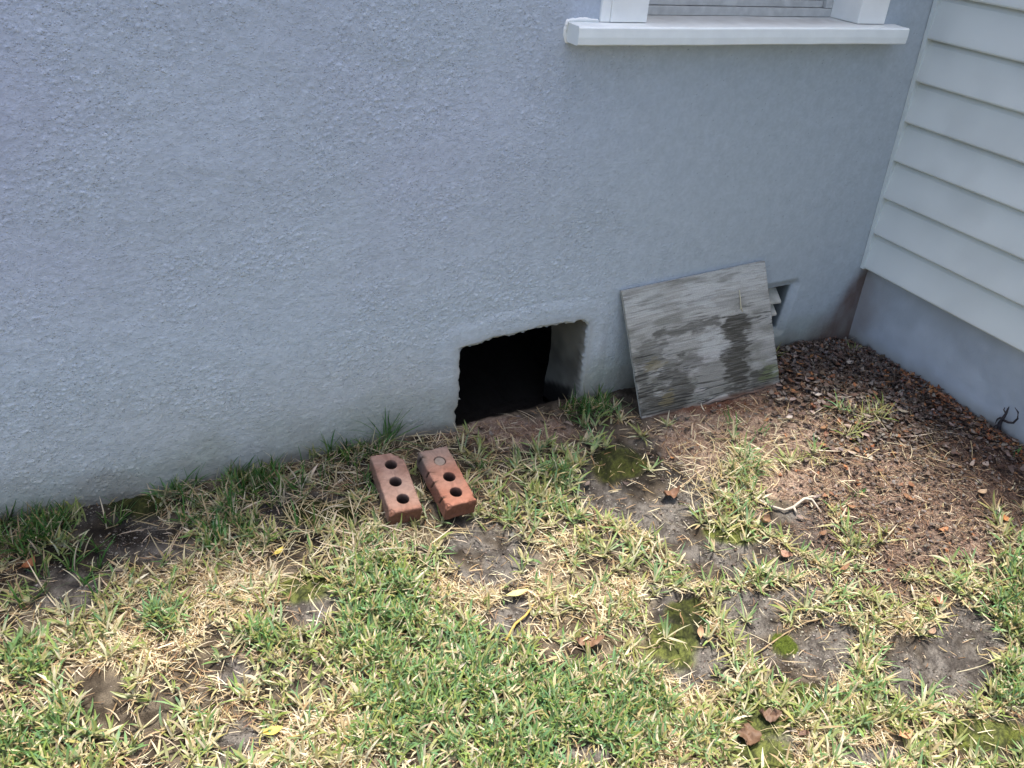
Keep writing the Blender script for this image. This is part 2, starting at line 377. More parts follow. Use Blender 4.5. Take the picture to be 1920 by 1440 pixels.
D += .02*sstep(.10, -.05, VZ-hz(VX, 0*VX))*sstep(-.8, -1.4, VX)*.3
VY = -D
n = fbm(VX*5, VZ*5, 110, 4); n2 = fbm(VX*1.3, VZ*1.6, 112, 3)
wc = mix((.450, .500, .555), (.470, .522, .578), sstep(.3, .7, n))
wc = mix(wc, np.array([.450, .474, .575])*np.ones_like(wc), (.25+.75*sstep(.3, .7, n2))*sstep(-.9, -2.2, VX)*sstep(.25, .8, VZ)*.9)
wc = mix(wc, np.array([.400, .450, .480])*np.ones_like(wc), sstep(-1.4, -.5, VX)*.8)
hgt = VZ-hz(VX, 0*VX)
wc = mix(wc, np.array([.43, .435, .42])*np.ones_like(wc), sstep(.42, .05, hgt)*sstep(-.6, -1.2, VX)*(.35+.6*fbm(VX*4, VZ*4, 115, 3)))
wc = mix(wc, np.array([.20, .215, .13])*np.ones_like(wc), sstep(.20, .0, hgt+.14*(fbm(VX*7, VZ*9, 117, 3)-.5))*.55)
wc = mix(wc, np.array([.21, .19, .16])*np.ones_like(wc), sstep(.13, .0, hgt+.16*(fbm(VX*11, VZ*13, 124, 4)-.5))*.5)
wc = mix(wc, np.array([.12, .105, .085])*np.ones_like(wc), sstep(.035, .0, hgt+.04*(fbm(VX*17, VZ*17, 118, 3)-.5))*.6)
rust = sstep(1.35, .55, -VX/(.200-.50*np.clip(VZ, -.1, .3))+.5*(fbm(VX*10, VZ*10, 123, 3)-.5))*sstep(.36, .25, VZ+.08*(fbm(VX*12, VZ*12, 119, 3)-.5))*(.55+.6*fbm(VX*22, VZ*9, 120, 3))
wc = mix(wc, np.array([.115, .07, .055])*np.ones_like(wc), np.clip(rust*.95, 0, .9))
wc = mix(wc, np.array([.30, .285, .25])*np.ones_like(wc), sstep(.035, .0, dh)*.40)
wc *= (.95+.10*vnoise(VX*150, VZ*150, 121))[..., None]
wc *= (.96+.16*np.clip(lump/.0016, 0, 1)*rough)[..., None]      # grain tips painted lighter, as if catching light from above
spk = vnoise(VX*240, VZ*240, 122) > .985
wc[spk] *= .6
idx = np.arange(A.size).reshape(A.shape); ny = A.shape[1]
V = np.stack([VX, VY, VZ], -1).reshape(-1, 3); Cc = np.concatenate([wc, np.clip(rough*(.45+.75*dens), 0, 1)[..., None]], -1).reshape(-1, 4)
keep = ~(kill_h | kill_v | kill_w)
faces = F[keep].reshape(-1, 4)
Vl, Cl, Fl = [V], [Cc], [faces]; nv = len(V)
def reveal(kill, depths, shade, jit, seed, lean=0):
    global nv
    kp = np.pad(kill, 1); E = []
    # horizontal neighbours share an edge along z; vertical neighbours along x
    for (i, j) in np.argwhere(kp[1:, 1:-1] != kp[:-1, 1:-1]): E.append((idx[i, j], idx[i, j+1]) if kp[i, j+1] else (idx[i, j+1], idx[i, j]))
    for (i, j) in np.argwhere(kp[1:-1, 1:] != kp[1:-1, :-1]): E.append((idx[i+1, j], idx[i, j]) if kp[i+1, j] else (idx[i, j], idx[i+1, j]))
    E = np.array(E); u, inv = np.unique(E, return_inverse=True); inv = inv.reshape(E.shape)
    P0 = V[u]; rings = [u]
    for d in depths:
        q = P0.copy()
        if lean == 0 and d > .02:
            _, q[:, 0], q[:, 2] = polydist(P0[:, 0], P0[:, 2], hole)
        q[:, 1] = np.maximum(P0[:, 1], 0)+d
        cx, cz = P0[:, 0].mean(), P0[:, 2].mean()
        s = jit*(fbm(q[:, 2]*16+q[:, 0]*9, q[:, 1]*16+q[:, 0]*5, seed, 2)-.5)
        q[:, 0] += s-lean*d*np.sign(q[:, 0]-cx)*(np.abs(q[:, 0]-cx) > .15); q[:, 2] += s*.6
        c = shade(q); c = np.concatenate([c, np.full((len(c), 1), .3)], 1)
        Vl.append(q); Cl.append(c); rings.append(np.arange(nv, nv+len(q))); nv += len(q)
    for a, b in zip(rings, rings[1:]):
        Fl.append(np.stack([a[inv[:, 0]], a[inv[:, 1]], b[inv[:, 1]], b[inv[:, 0]]], -1))
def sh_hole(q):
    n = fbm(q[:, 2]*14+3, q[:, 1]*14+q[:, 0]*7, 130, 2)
    c = mix((.12, .112, .09), (.20, .185, .15), sstep(.3, .7, n))  # stained concrete, deepened in colour for the shade inside the hole
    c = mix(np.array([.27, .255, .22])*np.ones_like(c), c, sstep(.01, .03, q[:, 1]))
    return mix(c, np.array([.02, .017, .014])*np.ones_like(c), sstep(.012, -.006, q[:, 2]+.38*q[:, 1]+.02*(n-.5))*sstep(.02, .05, q[:, 1]))  # jamb foot painted near-black, standing in for the dark hollow there
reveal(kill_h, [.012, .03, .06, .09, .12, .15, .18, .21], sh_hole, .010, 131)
reveal(kill_v, [.01, .03, .055], lambda q: mix((.24, .28, .29), (.09, .10, .10), sstep(.008, .05, q[:, 1])), .002, 133, lean=.12)  # reveal colour darkens with depth: recess shade painted in
house = empty('stucco_house', (-1.6, 0, 0), 'rough blue-grey stucco house wall with white window and square crawlspace hole at its foot', 'house')
sw = mesh_np('stucco_wall', np.concatenate(Vl), np.concatenate(Fl), M_stucco, house, cols=np.concatenate(Cl))
body = MB()
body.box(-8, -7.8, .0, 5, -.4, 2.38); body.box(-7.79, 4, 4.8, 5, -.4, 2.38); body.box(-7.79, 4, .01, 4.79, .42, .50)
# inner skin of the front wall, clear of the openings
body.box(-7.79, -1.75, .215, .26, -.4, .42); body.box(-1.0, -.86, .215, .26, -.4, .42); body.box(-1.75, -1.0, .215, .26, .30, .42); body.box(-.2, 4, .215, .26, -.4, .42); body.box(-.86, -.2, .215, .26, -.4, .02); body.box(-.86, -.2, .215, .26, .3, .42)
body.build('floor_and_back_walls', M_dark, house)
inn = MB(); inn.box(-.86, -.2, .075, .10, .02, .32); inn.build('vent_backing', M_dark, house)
MB().box(-8.3, 4, -.05, 5.3, 2.38, 2.50, .01).build('roof', M_roof, house)
# room behind the window
rm = MB(); rm.box(-2.2, -2.18, .25, 2.0, .51, 2.37); rm.box(.6, .62, .25, 2.0, .51, 2.37); rm.box(-2.17, .59, 2.0, 2.02, .51, 2.37)
rm.build('room_walls', M_roof, house)

# foundation vent slats
vent_o = empty('foundation_vent', (0, 0, 0), None, None); vent_o.parent = house; vent_o.location = -np.array(house.location)
for k in range(4):
    zt = .236-k*.047; xr = -.366-.006*k
    m = MB(); n0 = 0; xl = -.80; pr = [(.050, zt), (.010, zt-.034), (.010, zt-.041), (.056, zt-.006)]
    m.v = [(xl, a, b) for a, b in pr]+[(xr, a, b) for a, b in pr]
    m.f = [(0, 1, 5, 4), (1, 2, 6, 5), (2, 3, 7, 6), (3, 0, 4, 7), (3, 2, 1, 0), (4, 5, 6, 7)]
    m.build('slat', M_slat, vent_o)

# window
win = empty('window', (0, 0, 0), None, None); win.parent = house; win.location = -np.array(house.location)
SZ0, SZ1 = 1.0550, 1.1004
def sillmesh():
    xs_ = seq(-1.327, -.200, .008); prof = [(.12, SZ0+.0), (-.054, SZ0), (-.0600, SZ0+.003), (-.0615, SZ0+.02), (-.0608, SZ1-.004), (-.056, SZ1), (-.03, SZ1), (0, SZ1+.0015), (.03, SZ1+.002), (.06, SZ1+.002), (.09, SZ1+.002), (.125, SZ1+.002)]
    V = []; C = []; P = np.array(prof)
    for x in xs_:
        for k, (y, z) in enumerate(prof): V.append((x, y, z))
    V = np.array(V); m = len(prof); nx = len(xs_)
    V[:, 2] += (fbm(V[:, 0]*9, V[:, 1]*9, 140, 2)-.5)*.0022
    c = np.array([.80, .83, .81])*np.ones((len(V), 3))
    top = (V[:, 2] > SZ1-.002)
    dirt = top*sstep(-.055, .03, V[:, 1])*(.35+.65*fbm(V[:, 0]*30, V[:, 1]*60, 141, 3))*sstep(-1.25, -1.0, V[:, 0])
    c = mix(c, np.array([.36, .33, .29])*np.ones_like(c), np.clip(dirt, 0, 1)*.8)
    F = [(i*m+k, (i+1)*m+k, (i+1)*m+k+1, i*m+k+1) for i in range(nx-1) for k in range(m-1)]
    F += [tuple(range(m)), tuple((nx-1)*m+k for k in range(m))[::-1]]
    return mesh_np('sill', V, F, M_sill, win, cols=c, smooth=False)
sillmesh()
m = MB(); m.box(-1.2365, -1.2085, -.006, .02, SZ1+.0025, 2.16, .002); m.box(-1.2080, -1.0985, -.010, .125, SZ1+.0025, 2.10, .0025); m.build('side_casing', M_white, win)
m = MB(); m.box(-.3600, -.2515, -.008, .125, SZ1+.0025, 2.10, .003); m.build('side_casing', M_white, win)
m = MB(); m.box(-1.2365, -.2515, -.012, .125, 2.1015, 2.22, .003); m.build('head_casing', M_white, win)
fr = MB(); fr.box(-1.098, -.361, .105, .135, SZ1+.003, SZ1+.026, .0015); fr.box(-1.098, -1.072, .105, .135, SZ1+.027, 2.06, .0015); fr.box(-.387, -.361, .105, .135, SZ1+.027, 2.06, .0015); fr.box(-1.098, -.361, .105, .135, 2.061, 2.10, .0015)
fr.box(-1.0705, -.3885, .118, .140, SZ1+.0275, SZ1+.046, .001); fr.box(-1.0705, -1.057, .118, .14, SZ1+.047, 2.059, .001); fr.box(-.402, -.3885, .118, .14, SZ1+.047, 2.059, .001)
fr.box(-1.056, -.403, .110, .142, 1.58, 1.615, .001)
frame = fr.build('sash_frame', M_alu, win)
MB().box(-1.0565, -.4025, .128, .132, SZ1+.0465, 2.059).build('pane', M_gl, frame)
bl = MB()
for k in range(60):
    z = SZ1+.035+k*.016
    n0 = len(bl.v); bl.v += [(-1.07, .158, z+.0145), (-.39, .158, z+.0145), (-.39, .168, z), (-1.07, .168, z), (-1.07, .1585, z+.0153), (-.39, .1585, z+.0153), (-.39, .1685, z+.0008), (-1.07, .1685, z+.0008)]
    bl.f += [tuple(n0+i for i in q) for q in ((0, 3, 2, 1), (4, 5, 6, 7), (0, 1, 5, 4), (2, 3, 7, 6), (1, 2, 6, 5), (3, 0, 4, 7))]
bl.build('blind', M_blind, win)
# caulk and paint smear round the left end of the sill
cv = []; cf = []
ncl = 40
for i in range(ncl):
    t = i/(ncl-1)
    a = [(-1.325, 1.052), (-1.334, 1.078), (-1.330, 1.103), (-1.30, 1.108), (-1.24, 1.106)]
    s = t*(len(a)-1); k = min(int(s), len(a)-2); q = np.array(a[k])*(1-(s-k))+np.array(a[k+1])*(s-k)
    wv = .001+.006*float(fbm(t*14, 3.1, 150, 3))
    nrm = np.array([-1, 0]) if t < .45 else np.array([-.3, 1])
    cv += [(q[0]-nrm[0]*.006, -.001, q[1]-nrm[1]*.006), (q[0], -.005-.003*random.random(), q[1]), (q[0]+nrm[0]*wv, .0015, q[1]+nrm[1]*wv)]
for i in range(ncl-1):
    for k in range(2): cf.append((i*3+k, i*3+k+1, i*3+3+k+1, i*3+3+k))
mesh_np('caulk', cv, cf, M_white, win)

# ------------------------------------------------------------------ siding wing
wing = empty('siding_wing', (0, -1.2, 0), 'house wing clad in pale horizontal vinyl siding above smooth grey-blue foundation', 'house')
def xoff(z): return -.030-.026*(z-.30)
prof = []
z0 = .3005; ex = .1272
k = 0
while z0+k*ex < 2.30:
    zb = z0+k*ex
    prof += [(zb-.0015, +.012), (zb-.0015, -.012), (zb+.003, -.0145), (zb+.010, -.014), (zb+.06, -.0065), (zb+.108, .0), (zb+ex-.010, .006), (zb+ex-.004, .012)]
    if k: pass
    k += 1
yy = np.concatenate([seq(.0, -1.3, .02) if False else np.linspace(.0, -1.3, 80), np.linspace(-1.5, -6, 20)])
V = []; C = []
for y in yy:
    for z, dx in prof:
        V.append((xoff(z)+dx+.0012*float(math.sin(y*5+z*3)), y, z))
V = np.array(V); m = len(prof)
F = [(i*m+k, i*m+k+1, (i+1)*m+k+1, (i+1)*m+k) for i in range(len(yy)-1) for k in range(m-1)]
c = np.array([.66, .70, .69])*np.ones((len(V), 3))
dd = fbm(V[:, 1]*6, V[:, 2]*14, 160, 3); c = mix(c, c*.86, sstep(.45, .75, dd)*.6)
c = mix(c, c*.8, sstep(-.25, -.03, V[:, 1])*.35)
mesh_np('siding', V, F, M_siding, wing, cols=c, smooth=False)
jc = MB()
def jbox(d0, d1, y0, y1):
    n0 = len(jc.v)
    for z in (.2955, 2.37):
        x = xoff(z)
        for (a, b) in ((d0, y0), (d1, y0), (d1, y1), (d0, y1)): jc.v.append((x+a, b, z))
    jc.f.extend([tuple(n0+i for i in q) for q in ((3, 2, 1, 0), (4, 5, 6, 7), (0, 1, 5, 4), (1, 2, 6, 5), (2, 3, 7, 6), (3, 0, 4, 7))])
jbox(-.016, -.0135, -.0165, -.003); jbox(-.0130, .016, -.010, -.0045); jbox(-.0130, .016, -.0165, -.0125)
jc.build('corner_channel', nmat('pale_vinyl_trim', (.60, .655, .65), .45, .4, .05, 20), wing)
A, B, F = grid(np.concatenate([np.linspace(-6, -1.4, 20), seq(-1.38, .008, .006)]), np.concatenate([[-.4, -.2, -.1], seq(-.06, .312, .006)]))
DX = (fbm(A*4, B*5, 170, 3)-.5)*.008+(fbm(A*40, B*40, 171, 3)-.5)*.0022
zg = hz(0*A, A)
fc = np.array([.43, .475, .53])*np.ones(A.shape+(3,))
fc = mix(fc, fc*.88, sstep(.35, .7, fbm(A*8, B*8, 172, 3)))
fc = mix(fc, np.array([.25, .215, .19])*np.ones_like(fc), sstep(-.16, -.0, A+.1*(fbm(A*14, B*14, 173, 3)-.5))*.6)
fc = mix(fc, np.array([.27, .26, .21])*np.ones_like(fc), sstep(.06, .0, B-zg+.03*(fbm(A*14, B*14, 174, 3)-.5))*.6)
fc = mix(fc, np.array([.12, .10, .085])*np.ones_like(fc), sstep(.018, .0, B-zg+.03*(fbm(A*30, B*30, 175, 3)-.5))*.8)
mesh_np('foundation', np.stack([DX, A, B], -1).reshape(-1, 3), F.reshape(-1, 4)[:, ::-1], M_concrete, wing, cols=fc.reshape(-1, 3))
b = MB(); b.box(.004, .03, -6, -.002, .305, .312); b.box(.02, 4, -6.1, -6.0, -.4, 2.37); b.box(3.9, 4, -5.99, -.01, -.4, 2.37); b.box(-.06, 4.1, -6.15, -.0501, 2.38, 2.50, .01)
b.build('roof_and_outer_walls', M_roof, wing)

# ------------------------------------------------------------------ plywood board
TL, TR = W(1166, 546, -.0150), W(1434, 489, -.0150)
BL, BR = G(1205, 790), G(1463, 721)
BL[2] -= .004; BR[2] -= .002
bw = np.linalg.norm(BR-BL); bh = np.linalg.norm(TL-BL)
nu, nvv = 300, 430
U, Vv = np.meshgrid(np.linspace(0, 1, nu), np.linspace(0, 1, nvv), indexing='ij')
um, vm = U*bw, Vv*bh
nor = np.cross(BR-BL, TL-BL); nor /= np.linalg.norm(nor)      # faces the yard
if nor[1] > 0: nor = -nor
P3 = (BL*(1-U[..., None])+BR*U[..., None])*(1-Vv[..., None])+(TL*(1-U[..., None])+TR*U[..., None])*Vv[..., None]
# worn edge
P3 += (TL-BL)/bh*(((fbm(um*30, um*0+2, 180, 3)-.5)*.010)*sstep(.04, 0, Vv))[..., None]
P3 += (BR-BL)/bw*(((fbm(vm*30, vm*0+5, 181, 3)-.5)*.004)*(sstep(.02, 0, U)+sstep(.98, 1, U)))[..., None]
wob = (fbm(um*3, vm*5, 182, 2)-.5)*.05
g1 = fbm(um*9+wob*4, (vm+wob*.3)*330, 183, 2); g2 = fbm(um*22, (vm+wob*.4)*420+um*9, 184, 2); g3 = fbm(um*5, (vm+wob)*60, 185, 3)
g4 = fbm(um*24, (vm+wob*.35)*330+um*6, 188, 1); g5 = fbm(um*11, (vm+wob*.35)*190, 189, 1)
region = sstep(.40, .60, fbm(um*6, vm*12, 186, 3)+.42*(1-Vv)-.20)
crack = np.maximum(sstep(.74, .86, g4)*(.12+.88*region), sstep(.80, .90, g5)*(.30+.70*region))
bc = mix((.325, .32, .295), (.405, .40, .37), sstep(.3, .7, g3))
bc = mix(bc, bc*.66, sstep(.52, .72, g1)*.38)
def bl_(cu, cv_, ru, rv, seed, amp=.7): 
    r = np.sqrt(((U-cu)/ru)**2+((Vv-cv_)/rv)**2)+amp*2.2*(fbm(um*26, vm*60, seed, 5)-.5)+.5*(g1-.5)+.4*(g4-.5)
    return 1-sstep(.66, 1.12, r)
# pale washed patches
for q in ((.16, .88, .16, .09, 1), (.80, .93, .25, .10, 2), (.5, .86, .15, .12, 3), (.55, .42, .12, .13, 5)):
    bc = mix(bc, np.array([.46, .465, .445])*np.ones_like(bc), bl_(*q[:4], 200+q[4])*.7)
bc = mix(bc, np.array([.42, .405, .395])*np.ones_like(bc), bl_(.52, .27, .20, .16, 209)*.5)
bc = mix(bc, np.array([.11, .11, .085])*np.ones_like(bc), sstep(.42, .72, fbm(um*9, vm*26, 190, 4)+.30*(.5-Vv))*.55)
dk = np.maximum.reduce([bl_(.74, .44, .09, .16, 221), bl_(.72, .57, .16, .06, 222, .6), bl_(.70, .22, .09, .22, 223), bl_(.40, .62, .22, .05, 224, .8)*.75, bl_(.28, .20, .11, .20, 225)*.9, bl_(.12, .08, .20, .13, 226), bl_(.34, .36, .16, .07, 227, .9)*.6, bl_(.85, .06, .35, .05, 228)*.8, bl_(.86, .12, .10, .07, 231)*.9, bl_(.05, .22, .06, .2, 232)*.7, bl_(.13, .50, .12, .09, 229, .9)*.6, bl_(.22, .30, .12, .05, 230, .9)*.6])
bc = mix(bc, np.array([.060, .056, .046])*np.ones_like(bc), np.clip(dk, 0, 1)*(.70+.28*sstep(.3, .6, g2)))
bc = mix(bc, np.array([.18, .15, .08])*np.ones_like(bc), np.maximum(bl_(.14, .42, .07, .06, 240), bl_(.20, .13, .06, .06, 241))*.6)
bc = mix(bc, np.array([.14, .17, .06])*np.ones_like(bc), bl_(.93, .13, .08, .10, 242)*.5)
bc = mix(bc, np.array([.13, .055, .03])*np.ones_like(bc), sstep(.05, .0, Vv)*.7)
bc = mix(bc, np.array([.05, .046, .04])*np.ones_like(bc), crack*.85)
disp = -.0022*crack+.0010*(g1-.5)-.0006*dk
Pf = P3+nor*(disp)[..., None]
i, j = np.meshgrid(np.arange(nu-1), np.arange(nvv-1), indexing='ij')
Fb = np.stack([i*nvv+j, (i+1)*nvv+j, (i+1)*nvv+j+1, i*nvv+j+1], -1).reshape(-1, 4)
loop = [(i, 0) for i in range(nu)]+[(nu-1, j) for j in range(1, nvv)]+[(i, nvv-1) for i in range(nu-2, -1, -1)]+[(0, j) for j in range(nvv-2, 0, -1)]
li = np.array([a*nvv+b for a, b in loop]); Vb = [Pf.reshape(-1, 3)]; Cb = [bc.reshape(-1, 3)]; nb = nu*nvv; prev = li; TH = .0135
Fbs = [Fb]
for kx, q in enumerate((.25, .5, .75, 1.0)):
    pp = P3.reshape(-1, 3)[li]-nor*TH*q
    ctr = P3.mean((0, 1)); pp = pp+(ctr-pp)/np.linalg.norm(ctr-pp, axis=1)[:, None]*(.0008*(kx % 2)+.0012*rng.random(len(li)))[:, None]
    cc = np.array([.46, .45, .42] if kx % 2 == 0 else [.30, .29, .26])*(.75+.5*rng.random(len(li)))[:, None]
    cc = mix(cc, np.array([.09, .05, .03])*np.ones_like(cc), (pp[:, 2] < .06)*(pp[:, 0] > BL[0]+.02)*.7)
    Vb.append(pp); Cb.append(cc); cur = np.arange(nb, nb+len(li)); nb += len(li)
    Fbs.append(np.stack([prev, cur, np.roll(cur, -1), np.roll(prev, -1)], -1)); prev = cur
mid = P3.mean((0, 1))-nor*TH; Vb.append(mid[None]); Cb.append(np.array([[.2, .2, .19]]))
Fbq = np.concatenate(Fbs)
Vb = np.concatenate(Vb); Cb = np.concatenate(Cb)
fl = [tuple(f) for f in Fbq]+[(int(prev[k]), nb, int(prev[(k+1) % len(prev)])) for k in range(len(prev))]
org = (BL+BR)/2
board = mesh_np('plywood_board', Vb, fl, M_board, cols=Cb, origin=org, smooth=False)
for p in board.data.polygons[:len(Fb)]: p.use_smooth = True
tag(board, 'weathered grey plywood sheet with dark mould streaks leaning on the stucco wall beside the hole', 'board')

# ------------------------------------------------------------------ bricks
def make_brick(px_center, rz, rx, z, lab, c1, c2, plug, chips, hole_rx, seed, ry=0, notches=0, loc=None):
    L_, W_, H_ = .208, .088, .056; r = .0168
    cs = math.cos
    root = empty('brick', loc, lab, 'brick', 'bricks lying in the grass')
    root.rotation_euler = (rx, ry, rz)
    import bmesh
    bm = bmesh.new()
    ho = [(0.002, -.064), (-.001, -.002), (.003, .060)] if hole_rx == 0 else [(0.0, -.062), (.004, -.006), (.002, .056)]
    nseg = 28
    # top and bottom faces as a ring-stitched grid: triangulate outline with holes through bmesh triangle_fill
    nu_, nv_ = 11, 25
    def outline(z, ins):
        pts = []
        hx, hy = W_/2-ins, L_/2-ins
        for k in range(nu_): pts.append((-hx+2*hx*k/nu_, -hy))
        for k in range(nv_): pts.append((hx, -hy+2*hy*k/nv_))
        for k in range(nu_): pts.append((hx-2*hx*k/nu_, hy))
        for k in range(nv_): pts.append((-hx, hy-2*hy*k/nv_))
        return [Vector((x, y, z)) for x, y in pts]
    rings = []
    for z_, ins in ((H_, .0045), (H_-.0015, .0015), (H_-.005, 0), (H_*.75, 0), (H_*.5, 0), (H_*.25, 0), (.005, 0), (.0015, .0015), (0, .0045)):
        rings.append([bm.verts.new(p) for p in outline(z_, ins)])
    for a, b in zip(rings, rings[1:]):
        for k in range(len(a)):
            bm.faces.new((a[k], b[k], b[(k+1) % len(a)], a[(k+1) % len(a)]))
    for ring, up in ((rings[0], True), (rings[-1], False)):
        es = [bm.edges.get((ring[k], ring[(k+1) % len(ring)])) for k in range(len(ring))]
        z_ = H_ if up else 0
        hr = []
        for (cx, cy) in ho:
            vs = [bm.verts.new((cx+r*1.06*cs(2*math.pi*k/nseg), cy+r*1.06*math.sin(2*math.pi*k/nseg), z_)) for k in range(nseg)]
            es += [bm.edges.new((vs[k], vs[(k+1) % nseg])) for k in range(nseg)]; hr.append(vs)
        bmesh.ops.triangle_fill(bm, use_beauty=True, use_dissolve=False, edges=es)
        if up: tops = hr
        else: bots = hr
    for t_, b_ in zip(tops, bots):
        prevr = t_
        for z_ in (H_-.002, H_*.6, H_*.3):
            cx = sum(v.co.x for v in t_)/nseg; cy = sum(v.co.y for v in t_)/nseg
            cur_ = [bm.verts.new((cx+r*cs(2*math.pi*k/nseg), cy+r*math.sin(2*math.pi*k/nseg), z_)) for k in range(nseg)]
            for k in range(nseg): bm.faces.new((prevr[k], prevr[(k+1) % nseg], cur_[(k+1) % nseg], cur_[k]))
            prevr = cur_
        for k in range(nseg): bm.faces.new((prevr[k], prevr[(k+1) % nseg], b_[(k+1) % nseg], b_[k]))
    bmesh.ops.recalc_face_normals(bm, faces=bm.faces)
    # subdivide for small irregularities
    bmesh.ops.subdivide_edges(bm, edges=[e for e in bm.edges if e.calc_length() > .007], cuts=1, use_grid_fill=True)
    bmesh.ops.triangulate(bm, faces=bm.faces)
    bm.verts.index_update()
    co = np.array([v.co for v in bm.verts])
    def nse(a, b, s): return fbm(co[:, a]*90, co[:, b]*90, s+seed, 2)-.5
    nn = nse(0, 1, 1)+nse(1, 2, 5)+nse(0, 2, 9)
    ctr = np.array([0, 0, H_/2]); dr = co-ctr; dr /= np.linalg.norm(dr, axis=1)[:, None]
    inh = np.zeros(len(co), bool)
    for hx_, hy_ in ho: inh |= np.hypot(co[:, 0]-hx_, co[:, 1]-hy_) < r*1.15
    co2 = co+dr*(nn*.0022)[:, None]*(~inh)[:, None]
    for (x, y, z_, rad, dep) in chips:
        d_ = np.linalg.norm(co-np.array([x, y, z_]), axis=1)
        t_ = sstep(rad, rad*.3, d_); co2 = co2+(ctr-co)*np.array([1, .35, 1])*(t_*dep)[:, None]
    for k in range(notches):       # sloping grooves cut across the left side
        yc = -.062+k*.047+.010*(k % 2); 
        dn = np.abs((co[:, 1]-yc)+(co[:, 2]-H_*.6)*.35)
        t_ = (co[:, 0] < -W_/2+.006)*(co[:, 2] > .018)*sstep(.005, .001, dn)*(co[:, 2] < H_-.002); co2[:, 0] += t_*.0045
    n_ = fbm(co[:, 0]*22, co[:, 1]*22+co[:, 2]*30, seed+50, 4); n2_ = vnoise(co[:, 0]*300, co[:, 1]*300+co[:, 2]*260, seed+60)
    cc = mix(c1, c2, sstep(.3, .7, n_)); 
    if notches:
        cc = mix(cc, np.array([.33, .27, .22])*np.ones_like(cc), sstep(.0, .10, co[:, 1])*.65)
        cc = mix(cc, np.array([.40, .13, .065])*np.ones_like(cc), sstep(-.02, -.10, co[:, 1])*.5)
        cc = mix(cc, np.array([.16, .14, .12])*np.ones_like(cc), sstep(.02, .09, co[:, 1])*(co[:, 0] < -W_/2+.008)*.8)
        for k in range(notches):
            yc = -.062+k*.047+.010*(k % 2)
            dn = np.abs((co[:, 1]-yc)+(co[:, 2]-H_*.6)*.35)
            cc = mix(cc, np.array([.05, .03, .02])*np.ones_like(cc), (co[:, 0] < -W_/2+.010)*(co[:, 2] > .016)*sstep(.0045, .0015, dn)*.9)
    else:
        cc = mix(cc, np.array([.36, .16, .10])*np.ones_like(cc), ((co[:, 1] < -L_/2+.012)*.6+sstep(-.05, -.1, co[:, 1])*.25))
        cc = mix(cc, np.array([.45, .33, .27])*np.ones_like(cc), np.exp(-((co[:, 1]+.03)/.04)**2)*.3)
    cc = mix(cc, np.array([.17, .065, .035])*np.ones_like(cc), (co[:, 1] < -L_/2+.006)*(co[:, 2] < H_-.003)*.8)  # front end face painted darker to stand for its shade
    cc = mix(cc, np.array([.045, .035, .028])*np.ones_like(cc), inh*sstep(H_-.002, H_-.018, co[:, 2])*.85)
    cc = mix(cc, (cc.mean(1, keepdims=True)*np.array([1.25, .90, .78])), .22*np.ones(len(cc)))*(.66+.26*n2_)[:, None]
    for v, q in zip(bm.verts, co2): v.co = q
    me = bpy.data.meshes.new('brick_body'); bm.to_mesh(me); bm.free()
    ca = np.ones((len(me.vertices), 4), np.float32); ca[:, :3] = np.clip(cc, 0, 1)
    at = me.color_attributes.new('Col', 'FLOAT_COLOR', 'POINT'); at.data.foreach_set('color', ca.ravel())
    me.materials.append(M_brick)
    o = bpy.data.objects.new('brick_body', me); COL.objects.link(o); o.parent = root
    if plug is not None:
        cx, cy = ho[plug]; mm = MB(); n0 = 0
        for z_, rr in ((H_-.0035, r*.86), (H_-.012, r*.99)):
            for k in range(nseg): mm.v.append((cx+rr*cs(2*math.pi*k/nseg), cy+rr*math.sin(2*math.pi*k/nseg), z_+.0008*random.random()))
        mm.v.append((cx, cy, H_-.0028)); mm.f = [(k, (k+1) % nseg, 2*nseg) for k in range(nseg)]+[(nseg+k, nseg+(k+1) % nseg, (k+1) % nseg, k) for k in range(nseg)]
        po = MB.build(mm, 'hole_plug', M_grout); po.parent = root; po.location = (0, 0, 0)
    return root
def topc(c, rz, rx, H_=.056):
    Rm = Matrix.Rotation(rz, 3, 'Z') @ Matrix.Rotation(rx, 3, 'X'); return tuple(Vector(c)-Rm @ Vector((0, 0, H_)))
rz1, rx1 = math.radians(-3.6), math.radians(13.2)
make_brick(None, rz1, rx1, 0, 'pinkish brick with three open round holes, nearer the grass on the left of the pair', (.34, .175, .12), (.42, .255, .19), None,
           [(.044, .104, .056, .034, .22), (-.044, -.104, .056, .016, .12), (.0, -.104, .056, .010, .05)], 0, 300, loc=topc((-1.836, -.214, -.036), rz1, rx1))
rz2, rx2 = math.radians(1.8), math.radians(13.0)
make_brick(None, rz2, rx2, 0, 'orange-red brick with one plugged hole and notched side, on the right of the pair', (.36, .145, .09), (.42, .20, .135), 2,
           [(.03, -.104, .056, .014, .08), (-.044, -.104, .056, .018, .12), (.044, -.09, .056, .010, .08)], 1, 330, notches=4, loc=topc((-1.699, -.245, -.030), rz2, rx2))

